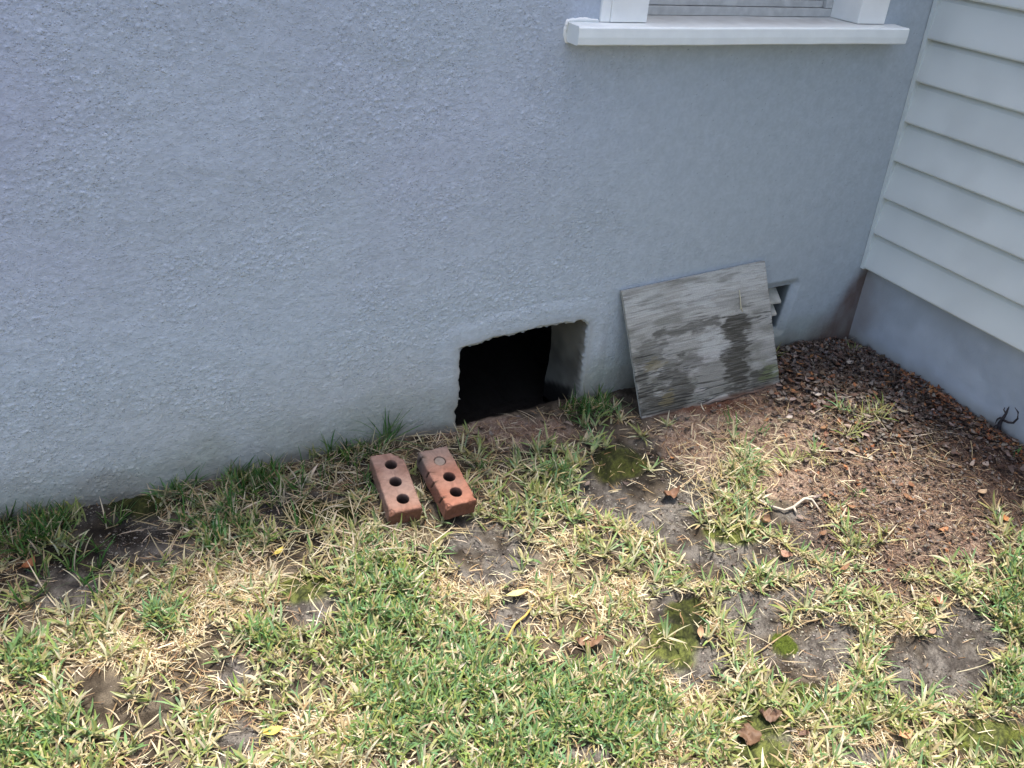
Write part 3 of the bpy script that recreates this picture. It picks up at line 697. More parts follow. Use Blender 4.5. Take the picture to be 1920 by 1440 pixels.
# ------------------------------------------------------------------ blades
def blades(base, az, elev, length, width, curl, colb, colt, cut=False, twist=None, nseg=4, zlift=None):
    """curved tapering strips; all arguments are arrays"""
    n = len(az); t = np.linspace(0, 1, nseg)
    ang = elev[:, None]-curl[:, None]*t[None, :]
    dl = length[:, None]/(nseg-1)
    step_h = np.cos(ang)*dl; step_v = np.sin(ang)*dl
    hh = np.concatenate([np.zeros((n, 1)), np.cumsum(step_h[:, :-1], 1)], 1); vv = np.concatenate([np.zeros((n, 1)), np.cumsum(step_v[:, :-1], 1)], 1)
    az2 = az[:, None]+(0 if twist is None else twist[:, None]*t[None, :])
    cx = base[:, 0:1]+hh*np.cos(az2); cy = base[:, 1:2]+hh*np.sin(az2); cz = base[:, 2:3]+vv
    prof = (np.array([.75, 1, .85, .6 if cut else .10]) if nseg == 4 else np.array([.7, 1, .95, .7, .12]))
    if nseg == 3: prof = np.array([.8, 1, .35])
    wx = -np.sin(az2)*width[:, None]*.5*prof; wy = np.cos(az2)*width[:, None]*.5*prof
    tilt = rng.uniform(-.6, .6, n)[:, None]*width[:, None]*.5*prof
    Vv = np.empty((n, nseg, 2, 3)); 
    Vv[:, :, 0, 0] = cx-wx; Vv[:, :, 1, 0] = cx+wx; Vv[:, :, 0, 1] = cy-wy; Vv[:, :, 1, 1] = cy+wy; Vv[:, :, 0, 2] = cz-tilt; Vv[:, :, 1, 2] = cz+tilt
    cs_ = np.empty((n, nseg, 2, 3)); tt = np.clip(t*1.6, 0, 1)[None, :, None, None]
    cs_[:] = colb[:, None, None, :]*(1-tt)+colt[:, None, None, :]*tt
    i0 = (np.arange(n)*nseg*2)[:, None, None]; k = (np.arange(nseg-1)*2)[None, :, None]
    Fq = i0+k+np.array([0, 1, 3, 2])[None, None, :]
    return Vv.reshape(-1, 3), Fq.reshape(-1, 4), cs_.reshape(-1, 3)
class Pile:
    def __init__(s): s.V = []; s.F = []; s.C = []; s.n = 0
    def add(s, v, f, c): s.V.append(v); s.F.append(f+s.n); s.C.append(c); s.n += len(v)
    def build(s, name, mat): return mesh_np(name, np.concatenate(s.V), np.concatenate(s.F), mat, cols=np.concatenate(s.C))
def pick(cols, n, jit=.18):
    c = np.array(cols)[rng.integers(0, len(cols), n)]; return c*(1+rng.uniform(-jit, jit, (n, 1)))*(1+rng.uniform(-.06, .06, (n, 3)))
GRN = [(.15, .27, .09), (.18, .31, .12), (.24, .34, .10), (.11, .21, .07), (.20, .33, .15), (.16, .30, .15)]
YGR = [(.26, .31, .09), (.36, .36, .15), (.22, .29, .07), (.30, .33, .11), (.22, .28, .08), (.38, .34, .13)]
STR = [(.72, .64, .47), (.60, .50, .32), (.52, .42, .24), (.66, .57, .40), (.44, .33, .18), (.56, .49, .35)]
TAN = [(.34, .23, .12), (.28, .17, .09), (.42, .31, .18), (.24, .15, .09)]
SHE = [(.52, .52, .30), (.58, .55, .36), (.40, .45, .20), (.62, .58, .42)]
brick_pos = [np.array([-1.836, -.214]), np.array([-1.699, -.245])]
def blocked(x, y):
    b = (y > -.006)
    for (c, rz) in ((brick_pos[0], rz1), (brick_pos[1], rz2)):
        u = (x-c[0])*math.cos(rz)+(y-c[1])*math.sin(rz); v = -(x-c[0])*math.sin(rz)+(y-c[1])*math.cos(rz)
        b |= (np.abs(u) < .047) & (np.abs(v) < .107)
    # under the leaning board
    t = (x-BL[0])/(BR[0]-BL[0]); yb = BL[1]+(BR[1]-BL[1])*t
    b |= (t > 0) & (t < 1) & (y > yb-.012)
    b |= x > -.012
    return b
def scatter(n, fn, x0=-3.3, x1=-.01, y0=-2.05, y1=-.008):
    out = []
    tot = 0
    while tot < n:
        x = rng.uniform(x0, x1, 60000); y = rng.uniform(y0, y1, 60000)
        p = fn(x, y); k = (rng.random(60000) < p) & ~blocked(x, y)
        q = np.stack([x[k], y[k]], -1); out.append(q); tot += len(q)
        if tot == 0: return np.zeros((0, 2))
    return np.concatenate(out)[:n]
def lawn_fields(x, y):
    bare, green, straw, moss, chain, lit, fine = fields(x, y)
    open_ = (1-bare)*(1-lit)*(1-np.clip(fine*1.2, 0, 1))
    rightish = sstep(-1.75, -1.25, x+.35*(y+.5))      # sparse star-shaped tufts on that side
    return bare, green, straw, moss, chain, lit, fine, open_, rightish
gp = Pile()
# 1. mown turf tufts
def d_turf(x, y):
    bare, green, straw, moss, chain, lit, fine, op, rt = lawn_fields(x, y)
    clump = sstep(.44, .58, fbm(x*13, y*13, 400, 3))
    d = op*(.22+.78*green)*(.10+.90*np.maximum(clump, green*.55))*(1-.45*straw*(1-green))
    d *= (1-.85*rt*(1-green))*(.12+.88*sstep(.34, .50, fbm(x*36, y*36, 470, 2)))
    d *= sstep(0.05, .40, -y-.02)*.85+.15
    return np.clip(d, 0, 1)
q = scatter(6200, d_turf)
nb_ = 5
rep = np.repeat(q, nb_, 0); n = len(rep)
b_ = np.empty((n, 3)); b_[:, :2] = rep+rng.normal(0, .0035, (n, 2)); b_[:, 2] = gz(b_[:, 0], b_[:, 1])+.001
_, gr, st, _, _, _, _, _, rt_ = lawn_fields(rep[:, 0], rep[:, 1])
gsel = rng.random(n) < (.32+.45*gr)
ct = np.where(gsel[:, None], pick(GRN, n), pick(YGR, n)); dead = rng.random(n) < (.38-.18*gr); ct[dead] = pick(STR, dead.sum())
v, f, c = blades(b_, rng.uniform(0, 2*math.pi, n), rng.uniform(.35, 1.35, n), rng.uniform(.024, .062, n), rng.uniform(.0038, .0070, n), rng.uniform(-.2, .9, n), pick(SHE, n)*.85, ct, cut=False, twist=rng.uniform(-.5, .5, n))
gp.add(v, f, c)
# 2. star tufts along runners and over the sparse side
stars = []
for ch in CHAINS:
    P_ = [G(*p) for p in ch]
    for a, b in zip(P_, P_[1:]):
        L0 = np.linalg.norm(b-a); m_ = max(2, int(L0/.026))
        for k in range(m_): stars.append((a+(b-a)*(k+random.uniform(-.3, .3))/m_)[:2]+rng.normal(0, .006, 2))
def d_star(x, y):
    bare, green, straw, moss, chain, lit, fine, op, rt = lawn_fields(x, y)
    return np.clip((op*(.12+.88*rt)*(.3+.7*sstep(.4, .6, fbm(x*9, y*9, 420, 3)))+bare*.01)*(1-.9*lit)*(.1+.9*sstep(.06, .34, -y)), 0, 1)
stars = np.concatenate([np.array(stars), scatter(1500, d_star)])
stars = stars[~blocked(stars[:, 0], stars[:, 1])]
nb_ = 9; rep = np.repeat(stars, nb_, 0); n = len(rep); tk = np.repeat(rng.random(len(stars)), nb_)
b_ = np.empty((n, 3)); b_[:, :2] = rep+rng.normal(0, .0028, (n, 2)); b_[:, 2] = gz(b_[:, 0], b_[:, 1])+.001
ct = np.where((tk < .55)[:, None], pick(GRN, n), pick(YGR, n)); dd_ = rng.random(n) < .28; ct[dd_] = pick(STR, dd_.sum())
v, f, c = blades(b_, rng.uniform(0, 2*math.pi, n), rng.uniform(.15, 1.25, n), rng.uniform(.030, .075, n), rng.uniform(.0040, .0068, n), rng.uniform(-.2, .7, n), pick(SHE, n), ct, nseg=5, twist=rng.uniform(-.3, .3, n))
gp.add(v, f, c)
# pale sheaths at the hearts of the stars
rep = np.repeat(stars, 4, 0); n = len(rep)
b_ = np.empty((n, 3)); b_[:, :2] = rep+rng.normal(0, .002, (n, 2)); b_[:, 2] = gz(b_[:, 0], b_[:, 1])+.001
v, f, c = blades(b_, rng.uniform(0, 2*math.pi, n), rng.uniform(.5, 1.4, n), rng.uniform(.014, .026, n), rng.uniform(.005, .0080, n), rng.uniform(-.1, .3, n), pick(STR, n), pick(SHE, n), nseg=4)
gp.add(v, f, c)
# 3. long unmown grass at the foot of the wall
def d_wall(x, y):
    px = x
    left = sstep(-1.95, -2.05, x)*sstep(-.34, -.06, y)*.5+sstep(-1.83, -1.95, x)*sstep(-.16, -.03, y)
    mid = np.exp(-((x+1.13)/.06)**2)*sstep(-.10, -.02, y)*1.4+np.exp(-((x+1.88)/.06)**2)*sstep(-.10, -.02, y)*1.2
    cl = sstep(.42, .6, fbm(x*8, y*8, 440, 3))
    return np.clip((left*(.2+.8*cl)+mid), 0, 1)*(1-.85*np.maximum(ell(x, y, 215, 945, 90, 26), ell(x, y, 560, 960, 90, 36)))
q = scatter(300, d_wall); rep = np.repeat(q, 7, 0); n = len(rep)
b_ = np.empty((n, 3)); b_[:, :2] = rep+rng.normal(0, .004, (n, 2)); b_[:, 1] = np.minimum(b_[:, 1], -.004); b_[:, 2] = gz(b_[:, 0], b_[:, 1])
ct = pick([(.05, .14, .03), (.065, .17, .04), (.09, .19, .04), (.14, .20, .05)], n); dd_ = rng.random(n) < .28; ct[dd_] = pick(STR, dd_.sum())*.85
azz = rng.uniform(0, 2*math.pi, n); azz = np.where((np.sin(azz) > .15) & (b_[:, 1] > -.05), -azz, azz)
v, f, c = blades(b_, azz, rng.uniform(.6, 1.5, n), rng.uniform(.035, .095, n), rng.uniform(.0026, .0048, n), rng.uniform(0, .9, n), ct*.8, ct, nseg=5, twist=rng.uniform(-.3, .3, n))
v[:, 1] = np.minimum(v[:, 1], -.008)
gp.add(v, f, c)
# hand-placed tufts of taller grass
TUFTS = [(672, 812, 16, .15, 'g'), (688, 816, 14, .125, 'g'), (1110, 785, 16, .075, 'g'), (1135, 775, 12, .065, 'g'), (1095, 800, 10, .06, 'g'), (1375, 800, 7, .065, 'g'), (1410, 870, 14, .065, 'g'), (1425, 815, 9, .05, 'g'), (1350, 890, 14, .085, 's'), (1330, 920, 12, .08, 's'),
         (1395, 880, 10, .075, 's'), (1640, 790, 10, .08, 'y'), (1590, 820, 12, .085, 'y'), (1655, 770, 9, .06, 'y'), (1600, 660, 9, .045, 'y'), (1610, 925, 10, .035, 'g'), (1900, 855, 7, .04, 'g'), (430, 880, 12, .075, 'g'), (345, 880, 12, .075, 'g'), (560, 850, 12, .085, 'y'), (620, 845, 12, .085, 'g'),
         (20, 975, 12, .08, 'g'), (90, 985, 10, .075, 'g'), (150, 975, 10, .07, 'y'), (320, 925, 14, .085, 'g'), (690, 900, 12, .06, 'g'), (700, 925, 10, .055, 'g'), (780, 985, 14, .04, 'y'), (1500, 860, 9, .06, 'y'), (1540, 870, 8, .06, 'y'), (880, 930, 9, .05, 'g'), (900, 880, 9, .06, 'g'), (960, 840, 7, .06, 's'), (860, 830, 6, .06, 's')]
for (px, py, nb_, ln, kd) in TUFTS:
    p = G(px, py); nb_ = int(nb_*1.4); n = nb_
    b_ = np.empty((n, 3)); b_[:, :2] = p[:2]+rng.normal(0, .008, (n, 2)); b_[:, 1] = np.minimum(b_[:, 1], -.006); b_[:, 2] = gz(b_[:, 0], b_[:, 1])
    pal = dict(g=[(.05, .16, .035), (.07, .20, .05), (.10, .22, .05)], y=YGR+[(.30, .26, .10)], s=STR+[(.45, .36, .16)])[kd]
    ct = pick(pal, n)
    v, f, c = blades(b_, rng.uniform(0, 2*math.pi, n), rng.uniform(.45, 1.5, n), ln*rng.uniform(.5, 1.1, n), rng.uniform(.0028, .0048, n), rng.uniform(0, .8, n), mix(pick(SHE, n), ct, .5*np.ones(n)), ct, nseg=5, twist=rng.uniform(-.3, .3, n))
    v[:, 1] = np.minimum(v[:, 1], -.008)
    gp.add(v, f, c)
grass = gp.build('grass', M_grass); tag(grass, 'patchy green and yellowing lawn grass with taller tufts at the wall foot', 'grass', kind='stuff')
# 4. dead straw: short strands lying about
sp_ = Pile()
def d_straw(x, y):
    bare, green, straw, moss, chain, lit, fine, op, rt = lawn_fields(x, y)
    return np.clip(op*(.30+.70*straw-.20*rt*(1-straw))*(.12+.88*sstep(.42, .58, fbm(x*12, y*12, 460, 3)))*(.2+.8*sstep(.34, .48, fbm(x*36, y*36, 470, 2)))*(1-.35*green)+bare*.016+chain*.35+fine*.03+lit*.006, 0, 1)
q = scatter(46000, d_straw); n = len(q)
b_ = np.empty((n, 3)); b_[:, :2] = q; b_[:, 2] = gz(q[:, 0], q[:, 1])+rng.uniform(.001, .010, n)
_, gr, st, _, _, _, _, _, _ = lawn_fields(q[:, 0], q[:, 1])
ct = pick(STR, n, .28); dd_ = rng.random(n) < (.40-.25*st); ct[dd_] = pick(TAN, dd_.sum())
v, f, c = blades(b_, rng.uniform(0, 2*math.pi, n), rng.uniform(-.12, .35, n), rng.uniform(.012, .048, n)*(1+.5*(rng.random(n) < .1)), rng.uniform(.0013, .0035, n)*rng.uniform(.7, 1, n), rng.uniform(-.15, .35, n), ct*.9, ct, nseg=4, cut=False, twist=rng.normal(0, .28, n))
sp_.add(v, f, c)
# long strands near the wall and the bricks
def d_long(x, y):
    return np.clip(ell(x, y, 560, 880, 240, 80, .4, 1)*.9+ell(x, y, 640, 960, 130, 60, .4, 2)+ell(x, y, 850, 850, 160, 60, .4, 3)*.35+ell(x, y, 1350, 880, 90, 70, .4, 4)*.7+ell(x, y, 1560, 830, 200, 60, .4, 5)*.25+.012*(1-litter_zone(x, y)), 0, 1)
q = scatter(1500, d_long); n = len(q)
b_ = np.empty((n, 3)); b_[:, :2] = q; b_[:, 2] = gz(q[:, 0], q[:, 1])+rng.uniform(.003, .022, n)
ct = pick(STR, n, .2)*.9
v, f, c = blades(b_, rng.uniform(0, 2*math.pi, n), rng.uniform(-.08, .35, n), rng.uniform(.04, .11, n), rng.uniform(.0013, .0026, n), rng.uniform(-.1, .4, n), ct, ct, nseg=5, twist=rng.uniform(-.4, .4, n))
v[:, 1] = np.minimum(v[:, 1], -.010); v[:, 2] = np.maximum(v[:, 2], hz(v[:, 0], v[:, 1])+.0)
sp_.add(v, f, c)
# runners under the star chains
for ch in CHAINS:
    P_ = [G(*p) for p in ch]
    for a, b in zip(P_, P_[1:]):
        L0 = np.linalg.norm(b-a); m_ = max(1, int(L0/.03)); az = math.atan2(b[1]-a[1], b[0]-a[0])
        s_ = np.array([a+(b-a)*k/m_ for k in range(m_)]); s_[:, 2] = gz(s_[:, 0], s_[:, 1])+.003
        ct = pick(STR+TAN, m_)
        v, f, c = blades(s_, np.full(m_, az)+rng.normal(0, .15, m_), np.zeros(m_)+.05, np.full(m_, .036), np.full(m_, .0032), rng.uniform(-.1, .2, m_), ct, ct, nseg=4, cut=True)
        sp_.add(v, f, c)
so_ = sp_.build('dry_grass', M_grass); tag(so_, 'pale dead grass clippings and straw strewn over the lawn', 'dry grass', kind='stuff')

# ------------------------------------------------------------------ leaf litter
def leafmesh(p, az, ln, wd, curl, tilt, roll, col, nl=5):
    """batch of small leaves: nl x 3 vertices each, curled both ways"""
    n = len(az); t = np.linspace(0, 1, nl); pr = np.sin(np.pi*np.clip(t*.94+.03, 0, 1))**.8
    u = (t-.5)[None, :, None]*ln[:, None, None]*np.ones((1, 1, 3)); s = np.array([-1, 0, 1])[None, None, :]*wd[:, None, None]*.5*pr[None, :, None]
    h = curl[:, None, None]*((t-.5)**2)[None, :, None]*ln[:, None, None]*2+roll[:, None, None]*np.abs(np.array([-1, 0, 1]))[None, None, :]*wd[:, None, None]*.5*pr[None, :, None]
    ct_, st_ = np.cos(tilt)[:, None, None], np.sin(tilt)[:, None, None]
    u2 = u*ct_-h*st_; h2 = u*st_+h*ct_
    ca_, sa_ = np.cos(az)[:, None, None], np.sin(az)[:, None, None]
    V = np.empty((n, nl, 3, 3)); V[..., 0] = p[:, 0][:, None, None]+u2*ca_-s*sa_; V[..., 1] = p[:, 1][:, None, None]+u2*sa_+s*ca_; V[..., 2] = p[:, 2][:, None, None]+h2
    i0 = (np.arange(n)*nl*3)[:, None, None, None]; a = (np.arange(nl-1)*3)[None, :, None, None]; b = np.arange(2)[None, None, :, None]
    F = i0+a+b+np.array([0, 1, 4, 3])[None, None, None, :]
    C = np.repeat(col, nl*3, 0)
    return V.reshape(-1, 3), F.reshape(-1, 4), C
lp = Pile()
def d_lit(x, y):
    l = litter_zone(x, y); core = sstep(-.55, -.05, x)*sstep(-.75, -.15, y)
    foot = sstep(-.12, -.02, x)
    return np.clip(l*(.06+.94*np.maximum(core, foot))+.02*fine_zone(x, y)+.003, 0, 1)
q = scatter(9500, d_lit, x0=-1.9); n = len(q)
p = np.empty((n, 3)); p[:, :2] = q; dns = litter_zone(q[:, 0], q[:, 1]); p[:, 2] = gz(q[:, 0], q[:, 1])+rng.uniform(.001, .014, n)*dns+.002
big = rng.random(n)**1.6*(.30+.65*sstep(-.75, -.25, q[:, 1]))
col = pick([(.085, .06, .05), (.13, .10, .085), (.19, .155, .135), (.10, .065, .045), (.12, .08, .06)], n, .3)
pl_ = rng.random(n) < .20; col[pl_] = pick([(.30, .255, .225), (.24, .21, .195)], pl_.sum()); col *= .62
og = (rng.random(n) < .04+.3*sstep(-.16, -.02, q[:, 0])*(q[:, 1] < -.25)); col[og] = pick([(.24, .09, .035), (.30, .14, .06), (.17, .06, .03)], og.sum())
v, f, c = leafmesh(p, rng.uniform(0, 6.3, n), .009+.022*big, .006+.012*big, rng.uniform(-.5, .8, n), rng.normal(0, .22, n), rng.uniform(-.35, .4, n), col)
v[:, 1] = np.minimum(v[:, 1], -.004); v[:, 0] = np.minimum(v[:, 0], -.004)
lp.add(v, f, c)
q = scatter(420, lambda x, y: litter_zone(x, y)*np.maximum(sstep(-.9, -.2, y), sstep(-.25, -.02, x))+.004, x0=-1.6); n = len(q)
p = np.empty((n, 3)); p[:, :2] = q; p[:, 2] = gz(q[:, 0], q[:, 1])+rng.uniform(.010, .017, n)
col = pick([(.12, .085, .07), (.17, .13, .11), (.26, .21, .18), (.10, .06, .045), (.20, .10, .055)], n, .25)
v, f, c = leafmesh(p, rng.uniform(0, 6.3, n), rng.uniform(.020, .036, n), rng.uniform(.011, .019, n), rng.uniform(-.3, .5, n), rng.normal(0, .14, n), rng.uniform(-.2, .3, n), col)
v[:, 1] = np.minimum(v[:, 1], -.004); v[:, 0] = np.minimum(v[:, 0], -.004)
lp.add(v, f, c)
# fine crumbs and needles
q = scatter(36000, lambda x, y: np.clip(fine_zone(x, y)*.8+litter_zone(x, y)*.7+.015, 0, 1), x0=-2.2); n = len(q)
p = np.empty((n, 3)); p[:, :2] = q; p[:, 2] = gz(q[:, 0], q[:, 1])+.0015
col = pick([(.30, .20, .145), (.20, .12, .08), (.40, .30, .22), (.13, .08, .06), (.22, .15, .12)], n, .3)
lz = litter_zone(q[:, 0], q[:, 1])*(1-fine_zone(q[:, 0], q[:, 1])); col = col*(1-.6*lz)[:, None]
v, f, c = leafmesh(p, rng.uniform(0, 6.3, n), rng.uniform(.003, .007, n), rng.uniform(.0015, .0035, n), rng.uniform(-.3, .6, n), rng.normal(0, .3, n), rng.uniform(-.3, .3, n), col, nl=3)
lp.add(v, f, c)
q = scatter(4200, lambda x, y: np.clip(litter_zone(x, y)*.9+fine_zone(x, y)*.35, 0, 1), x0=-1.9); n = len(q)
b_ = np.empty((n, 3)); b_[:, :2] = q; b_[:, 2] = gz(q[:, 0], q[:, 1])+rng.uniform(.002, .012, n)
ct = pick([(.22, .12, .07), (.30, .19, .12), (.15, .08, .05), (.38, .30, .21)], n)
v, f, c = blades(b_, rng.uniform(0, 6.3, n), rng.uniform(-.1, .2, n), rng.uniform(.015, .05, n), rng.uniform(.0007, .0015, n), rng.uniform(-.2, .3, n), ct, ct, nseg=4, cut=True, twist=rng.uniform(-.6, .6, n))
v[:, 1] = np.minimum(v[:, 1], -.006); v[:, 0] = np.minimum(v[:, 0], -.006)
lp.add(v, f, c)
ll = lp.build('leaf_litter', M_leaf); tag(ll, 'brown and grey fallen leaf litter heaped in the corner of the two walls', 'leaf litter', kind='stuff')

# ------------------------------------------------------------------ soil crumbs
def d_cr(x, y):
    bare, green, straw, moss, chain, lit, fine = fields(x, y)
    return np.clip(bare*(1-moss)*sstep(.35, .6, fbm(x*16, y*16, 600, 3))+.04, 0, 1)
q = scatter(22000, d_cr); n = len(q)
ico = np.array([(0, 0, 1), (.9, 0, .3), (.28, .85, .3), (-.72, .53, .3), (-.72, -.53, .3), (.28, -.85, .3), (0, 0, -.5)])
icf = np.array([(0, 1, 2), (0, 2, 3), (0, 3, 4), (0, 4, 5), (0, 5, 1), (6, 2, 1), (6, 3, 2), (6, 4, 3), (6, 5, 4), (6, 1, 5)])
rr = (.0008+.0030*rng.random(n)**3)[:, None, None]
V = ico[None]*rr*rng.uniform(.6, 1.35, (n, 7, 3)); a = rng.uniform(0, 6.3, n)[:, None]
V = np.stack([V[..., 0]*np.cos(a)-V[..., 1]*np.sin(a), V[..., 0]*np.sin(a)+V[..., 1]*np.cos(a), V[..., 2]*.8], -1)
V[..., 0] += q[:, 0:1]; V[..., 1] += q[:, 1:2]; V[..., 2] += (gz(q[:, 0], q[:, 1])+.0006)[:, None]
cc = pick([(.10, .085, .07), (.06, .05, .042), (.17, .15, .13), (.26, .24, .21)], n, .3)
o = mesh_np('soil_crumbs', V.reshape(-1, 3), (np.arange(n)[:, None, None]*7+icf[None]).reshape(-1, 3), M_soil, cols=np.repeat(cc, 7, 0), smooth=False)
tag(o, 'grey-brown crumbs of dry soil on the bare patches', 'soil crumbs', kind='stuff')

# ------------------------------------------------------------------ single leaves
def single(px, py, ln, wd, az, col, curl, lift, label, tilt=0.0, roll=.25, crumple=0.0, name='fallen_leaf', cat='leaf'):
    p = G(px, py); nl, nw = 17, 7
    z = float(gz(p[0], p[1]))+lift; V = []; C = []; s = random.randint(0, 999)
    for i in range(nl):
        t = i/(nl-1); wpr = math.sin(math.pi*min(1, t*.96+.02))**.85*(1.0+.15*math.sin(t*3))
        for j in range(nw):
            v_ = (j/(nw-1)-.5)*2
            u = (t-.5)*ln; sx = v_*wd*.5*wpr
            h = curl*(t-.5)**2*ln*2+roll*abs(v_)**1.3*wd*.5*wpr-(.0010 if j == nw//2 else 0)
            h += crumple*(float(fbm(t*4+s, v_*1.6, 7, 3))-.5)*ln
            sx += crumple*(float(fbm(t*5, v_*2+s, 17, 2))-.5)*wd*.6
            u2 = u*math.cos(tilt)-h*math.sin(tilt); h2 = u*math.sin(tilt)+h*math.cos(tilt)
            a = math.radians(az)
            V.append((p[0]+u2*math.cos(a)-sx*math.sin(a), p[1]+u2*math.sin(a)+sx*math.cos(a), z+h2))
            k = .85+.3*float(fbm(t*6+s, v_*4, 3, 3)); mid = 1.12 if j == nw//2 else 1
            C.append([c_*k*mid for c_ in col])
    V = np.array(V); V[:, 2] += max(0, float((gz(V[:, 0], V[:, 1])+.002-V[:, 2]).max()))*.6
    F = [(i*nw+j, (i+1)*nw+j, (i+1)*nw+j+1, i*nw+j+1) for i in range(nl-1) for j in range(nw-1)]
    # give the blade its thickness and a short stalk
    n0 = len(V); nn = np.array([0, 0, -.0006]); V2 = np.concatenate([V, V+nn]); F2 = F+[tuple(n0+q for q in f[::-1]) for f in F]
    st = V[nw//2]; d = V[nw//2]-V[nw//2+nw]; d = d/np.linalg.norm(d)
    mb = MB(); mb.tube([st, st+d*ln*.10, st+d*ln*.18+np.array([0, 0, -.001])], [.0009, .0007, .0006], 5)
    n1 = len(V2); V3 = np.concatenate([V2, np.array(mb.v)]); F3 = F2+[tuple(n1+q for q in f) for f in mb.f]
    C3 = np.array(C+C+[[c_*.8 for c_ in col]]*len(mb.v))
    o = mesh_np(name, V3, F3, M_leaf, cols=C3, origin=(p[0], p[1], z))
    return tag(o, label, cat, 'single fallen leaves')
YEL = (.62, .56, .22); BRN = (.27, .15, .085); TANL = (.42, .26, .15); ORG = (.42, .18, .06)
single(968, 1126, .062, .017, 0, YEL, .15, .020, 'long pale yellow leaf on the straw below the right-hand brick', roll=.15)
single(512, 1380, .042, .019, 0, (.60, .46, .10), .2, .018, 'bright yellow leaf in the grass at the bottom left of the lawn', roll=.15)
single(523, 1046, .036, .013, 35, (.52, .42, .10), .25, .016, 'small mustard yellow leaf by the dark soil left of the bricks')
single(1105, 1214, .070, .036, -20, (.20, .115, .07), .3, .010, 'large torn brown leaf in the straw at the lower middle', roll=.25, crumple=.5)
single(1402, 1385, .062, .046, 60, (.13, .075, .045), .4, .008, 'large curled brown leaf on green moss at the bottom right', roll=.35, crumple=.6)
single(1440, 1350, .050, .030, -30, (.15, .09, .06), .4, .007, 'crumpled brown leaf on moss just above the large curled one', roll=.3, crumple=.6)
single(1692, 1389, .038, .024, 0, (.50, .27, .15), .3, .020, 'smooth orange-tan oval leaf at the bottom right of the lawn', roll=.2)
single(1311, 1193, .032, .014, 60, TANL, .4, .020, 'tan leaf standing on edge beside the dark soil patch', tilt=.7)
single(1755, 1136, .034, .020, 10, (.34, .17, .10), .6, .014, 'small curled rust-brown leaf above the grey bare patch at right', roll=.5, crumple=.25)
single(1256, 936, .055, .032, 0, (.17, .09, .055), .8, .012, 'crumpled dark brown leaf on the dark bare soil below the plywood', roll=.6, crumple=.5)
single(1884, 979, .030, .020, 70, ORG, .5, .012, 'orange leaf at the right edge below the litter', roll=.4)
single(1766, 1001, .034, .015, -5, (.36, .16, .07), .4, .012, 'narrow orange-brown leaf on the pinkish ground at right', crumple=.2)
single(1838, 930, .036, .016, 0, (.38, .27, .18), .3, .012, 'pale tan leaf lying on the litter near the right edge')
single(58, 1072, .042, .022, 50, (.28, .11, .05), .8, .014, 'rust-brown curled leaf at the left edge near the bare soil', roll=.6, crumple=.3)
single(1470, 1048, .040, .022, -60, (.30, .17, .12), .6, .016, 'pinkish brown leaf caught among runners on the grey soil', roll=.5, crumple=.3)
single(1432, 985, .036, .024, 20, (.25, .15, .09), .8, .012, 'curled brown leaf just below the pale forked twig', roll=.6, crumple=.4)
single(290, 1165, .030, .020, 80, (.44, .36, .13), .4, .016, 'dull yellow leaf standing in the grass at the left')
single(1245, 1065, .026, .014, 40, (.33, .20, .11), .5, .016, 'small brown leaf in the pale grass at centre right', crumple=.2)
single(1745, 1190, .030, .014, 20, (.30, .20, .14), .4, .008, 'small grey-brown leaf on the grey bare patch at right', crumple=.2)
single(1590, 690, .030, .018, 20, (.40, .35, .30), .3, .018, 'pale grey leaf on the dark litter nearest the wall corner', roll=.3)
single(1530, 745, .030, .020, -40, (.42, .37, .33), .4, .016, 'pale grey leaf on the litter beside the plywood', roll=.3)
single(1478, 790, .026, .014, 0, (.44, .38, .34), .2, .012, 'small pale leaf lying just below the plywood corner', roll=.2)

# ------------------------------------------------------------------ twigs, vine, straw on the board
def gp3(px, py, l): 
    p = G(px, py); p[2] = float(gz(p[0], p[1]))+l; return p
tw = MB(); tw.tube([gp3(1412, 938, .010), gp3(1440, 953, .008), gp3(1470, 960, .012), gp3(1486, 958, .014), gp3(1505, 945, .020), gp3(1520, 946, .016), gp3(1538, 966, .006)], [.003, .0038, .0042, .0045, .004, .0035, .0022])
tw.tube([gp3(1486, 958, .014), gp3(1492, 966, .008)], [.004, .003]); tw.tube([gp3(1505, 945, .020), gp3(1520, 940, .014), gp3(1535, 941, .010)], [.003, .003, .0025])
o = tw.build('twig', M_wood, smooth=True, origin=gp3(1470, 960, 0)); tag(o, 'pale bent forked twig lying on the pinkish soil at right', 'twig', 'twigs on the ground')
tw = MB(); tw.tube([gp3(1405, 1240, .006), gp3(1440, 1215, .008), gp3(1470, 1188, .008), gp3(1510, 1168, .010), gp3(1560, 1160, .010)], [.0015, .0022, .002, .002, .0012])
o = tw.build('twig', nmat('dry_runner', (.26, .19, .11), .8, .2, .2, 90), smooth=True, origin=gp3(1440, 1215, 0)); tag(o, 'long dry runner stem crossing the grey soil beside the moss cushion', 'twig', 'twigs on the ground')
tw = MB(); tw.tube([gp3(948, 1208, .006), gp3(965, 1180, .012), gp3(985, 1160, .016), gp3(1000, 1140, .012)], [.0035, .0032, .003, .002])
o = tw.build('twig', nmat('yellow_stem', (.45, .30, .08), .7, .3, .2, 90), smooth=True, origin=gp3(965, 1180, 0)); tag(o, 'yellow-brown stem lying below the long pale yellow leaf', 'twig', 'twigs on the ground')
tw = MB(); tw.tube([gp3(1558, 752, .016), gp3(1585, 755, .018), gp3(1613, 748, .016)], [.0012, .0014, .001])
o = tw.build('twig', M_wood, smooth=True, origin=gp3(1585, 755, 0)); tag(o, 'thin grey twig lying across the dark leaf litter', 'twig', 'twigs on the ground')
def fx(px, py, off): 
    return X(px, py, -off)
vn = MB()
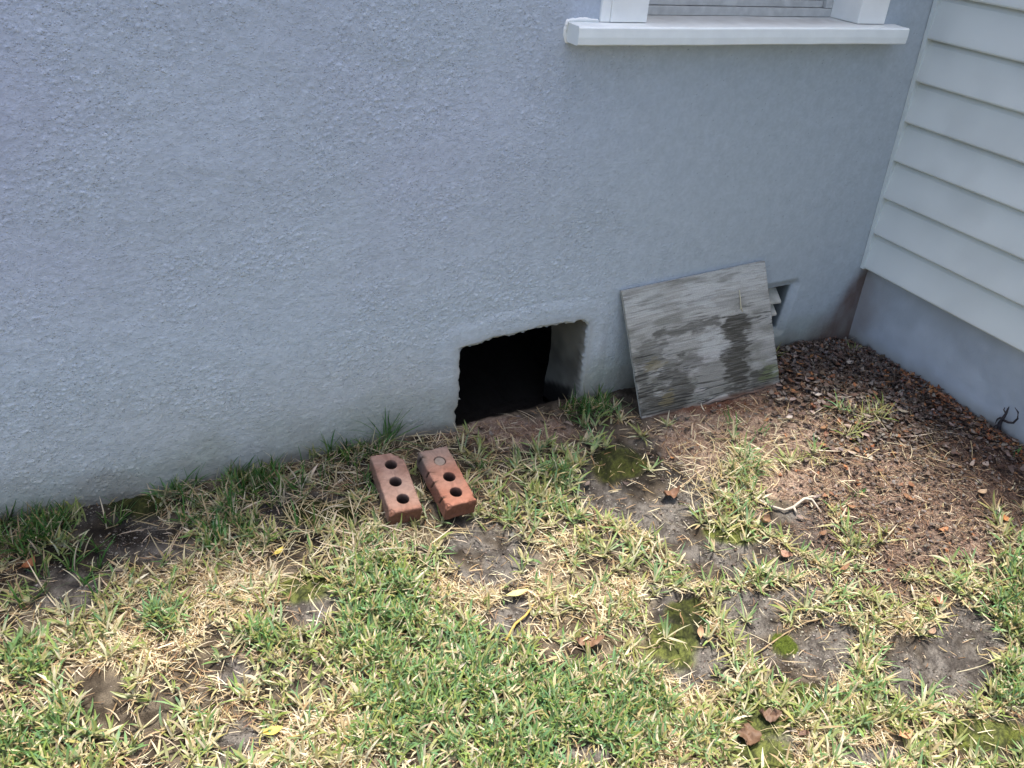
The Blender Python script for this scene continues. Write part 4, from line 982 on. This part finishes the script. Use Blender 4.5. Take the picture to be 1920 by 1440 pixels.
vn.tube([fx(1872, 812, .004), fx(1874, 795, .014), fx(1880, 785, .018), fx(1886, 776, .022), fx(1890, 766, .020), fx(1892, 763, .022)], [.006, .0065, .0055, .004, .0025, .0015])
vn.tube([fx(1880, 787, .018), fx(1890, 792, .026), fx(1900, 793, .032), fx(1908, 785, .034), fx(1909, 773, .032), fx(1903, 764, .026)], [.004, .0035, .0035, .003, .0025, .001])
vn.tube([fx(1874, 796, .014), fx(1866, 798, .012), fx(1863, 802, .012)], [.004, .0025, .001])
vn.tube([fx(1876, 783, .014), fx(1870, 786, .010), fx(1866, 794, .010)], [.003, .0025, .001])
vn.tube([fx(1886, 776, .022), fx(1882, 768, .024), fx(1884, 764, .022)], [.0025, .002, .001])
o = vn.build('vine_stub', M_vine, smooth=True, origin=fx(1874, 812, .004)); tag(o, 'dark dead curled vine stub at the foot of the smooth foundation', 'vine')
# a bit of straw stuck to the board face
def on_board(u, v, l): return (BL*(1-u)+BR*u)*(1-v)+(TL*(1-u)+TR*u)*v+nor*l
sb = MB(); sb.tube([on_board(.785, .82, .003), on_board(.785, .76, .003), on_board(.78, .70, .0035), on_board(.79, .65, .003)], [.0012, .0014, .0018, .001], 6)
sb.tube([on_board(.782, .69, .003), on_board(.772, .67, .003)], [.0012, .0008], 6)
o = sb.build('straw', nmat('pale_straw', (.55, .50, .36), .7, .2, .1, 90), smooth=True, origin=on_board(.785, .7, 0)); tag(o, 'short pale straw stuck on the plywood face', 'straw')
# moss cushion on the grey soil
mc = G(1472, 1206); nr, na = 10, 40; V = []; C = []
for i in range(nr+1):
    for k in range(na):
        a = 2*math.pi*k/na; r = i/nr; rr = r*(.026+.009*float(fbm(math.cos(a)*2+5, math.sin(a)*2+5, 9, 3)))
        x, y = mc[0]+rr*math.cos(a), mc[1]+rr*math.sin(a)*1.25
        V.append((x, y, float(gz(x, y))+.010*(1-r**2)+.005*random.random()-.003*(r > .95))); q = random.random(); C.append((.035+.05*q, .05+.06*q, .008+.008*q))
F = [(i*na+k, (i+1)*na+k, (i+1)*na+(k+1) % na, i*na+(k+1) % na) for i in range(nr) for k in range(na)]
o = mesh_np('moss_cushion', V, F, M_soil, cols=np.array(C), origin=mc); tag(o, 'small round green moss cushion on the bare grey soil', 'moss')
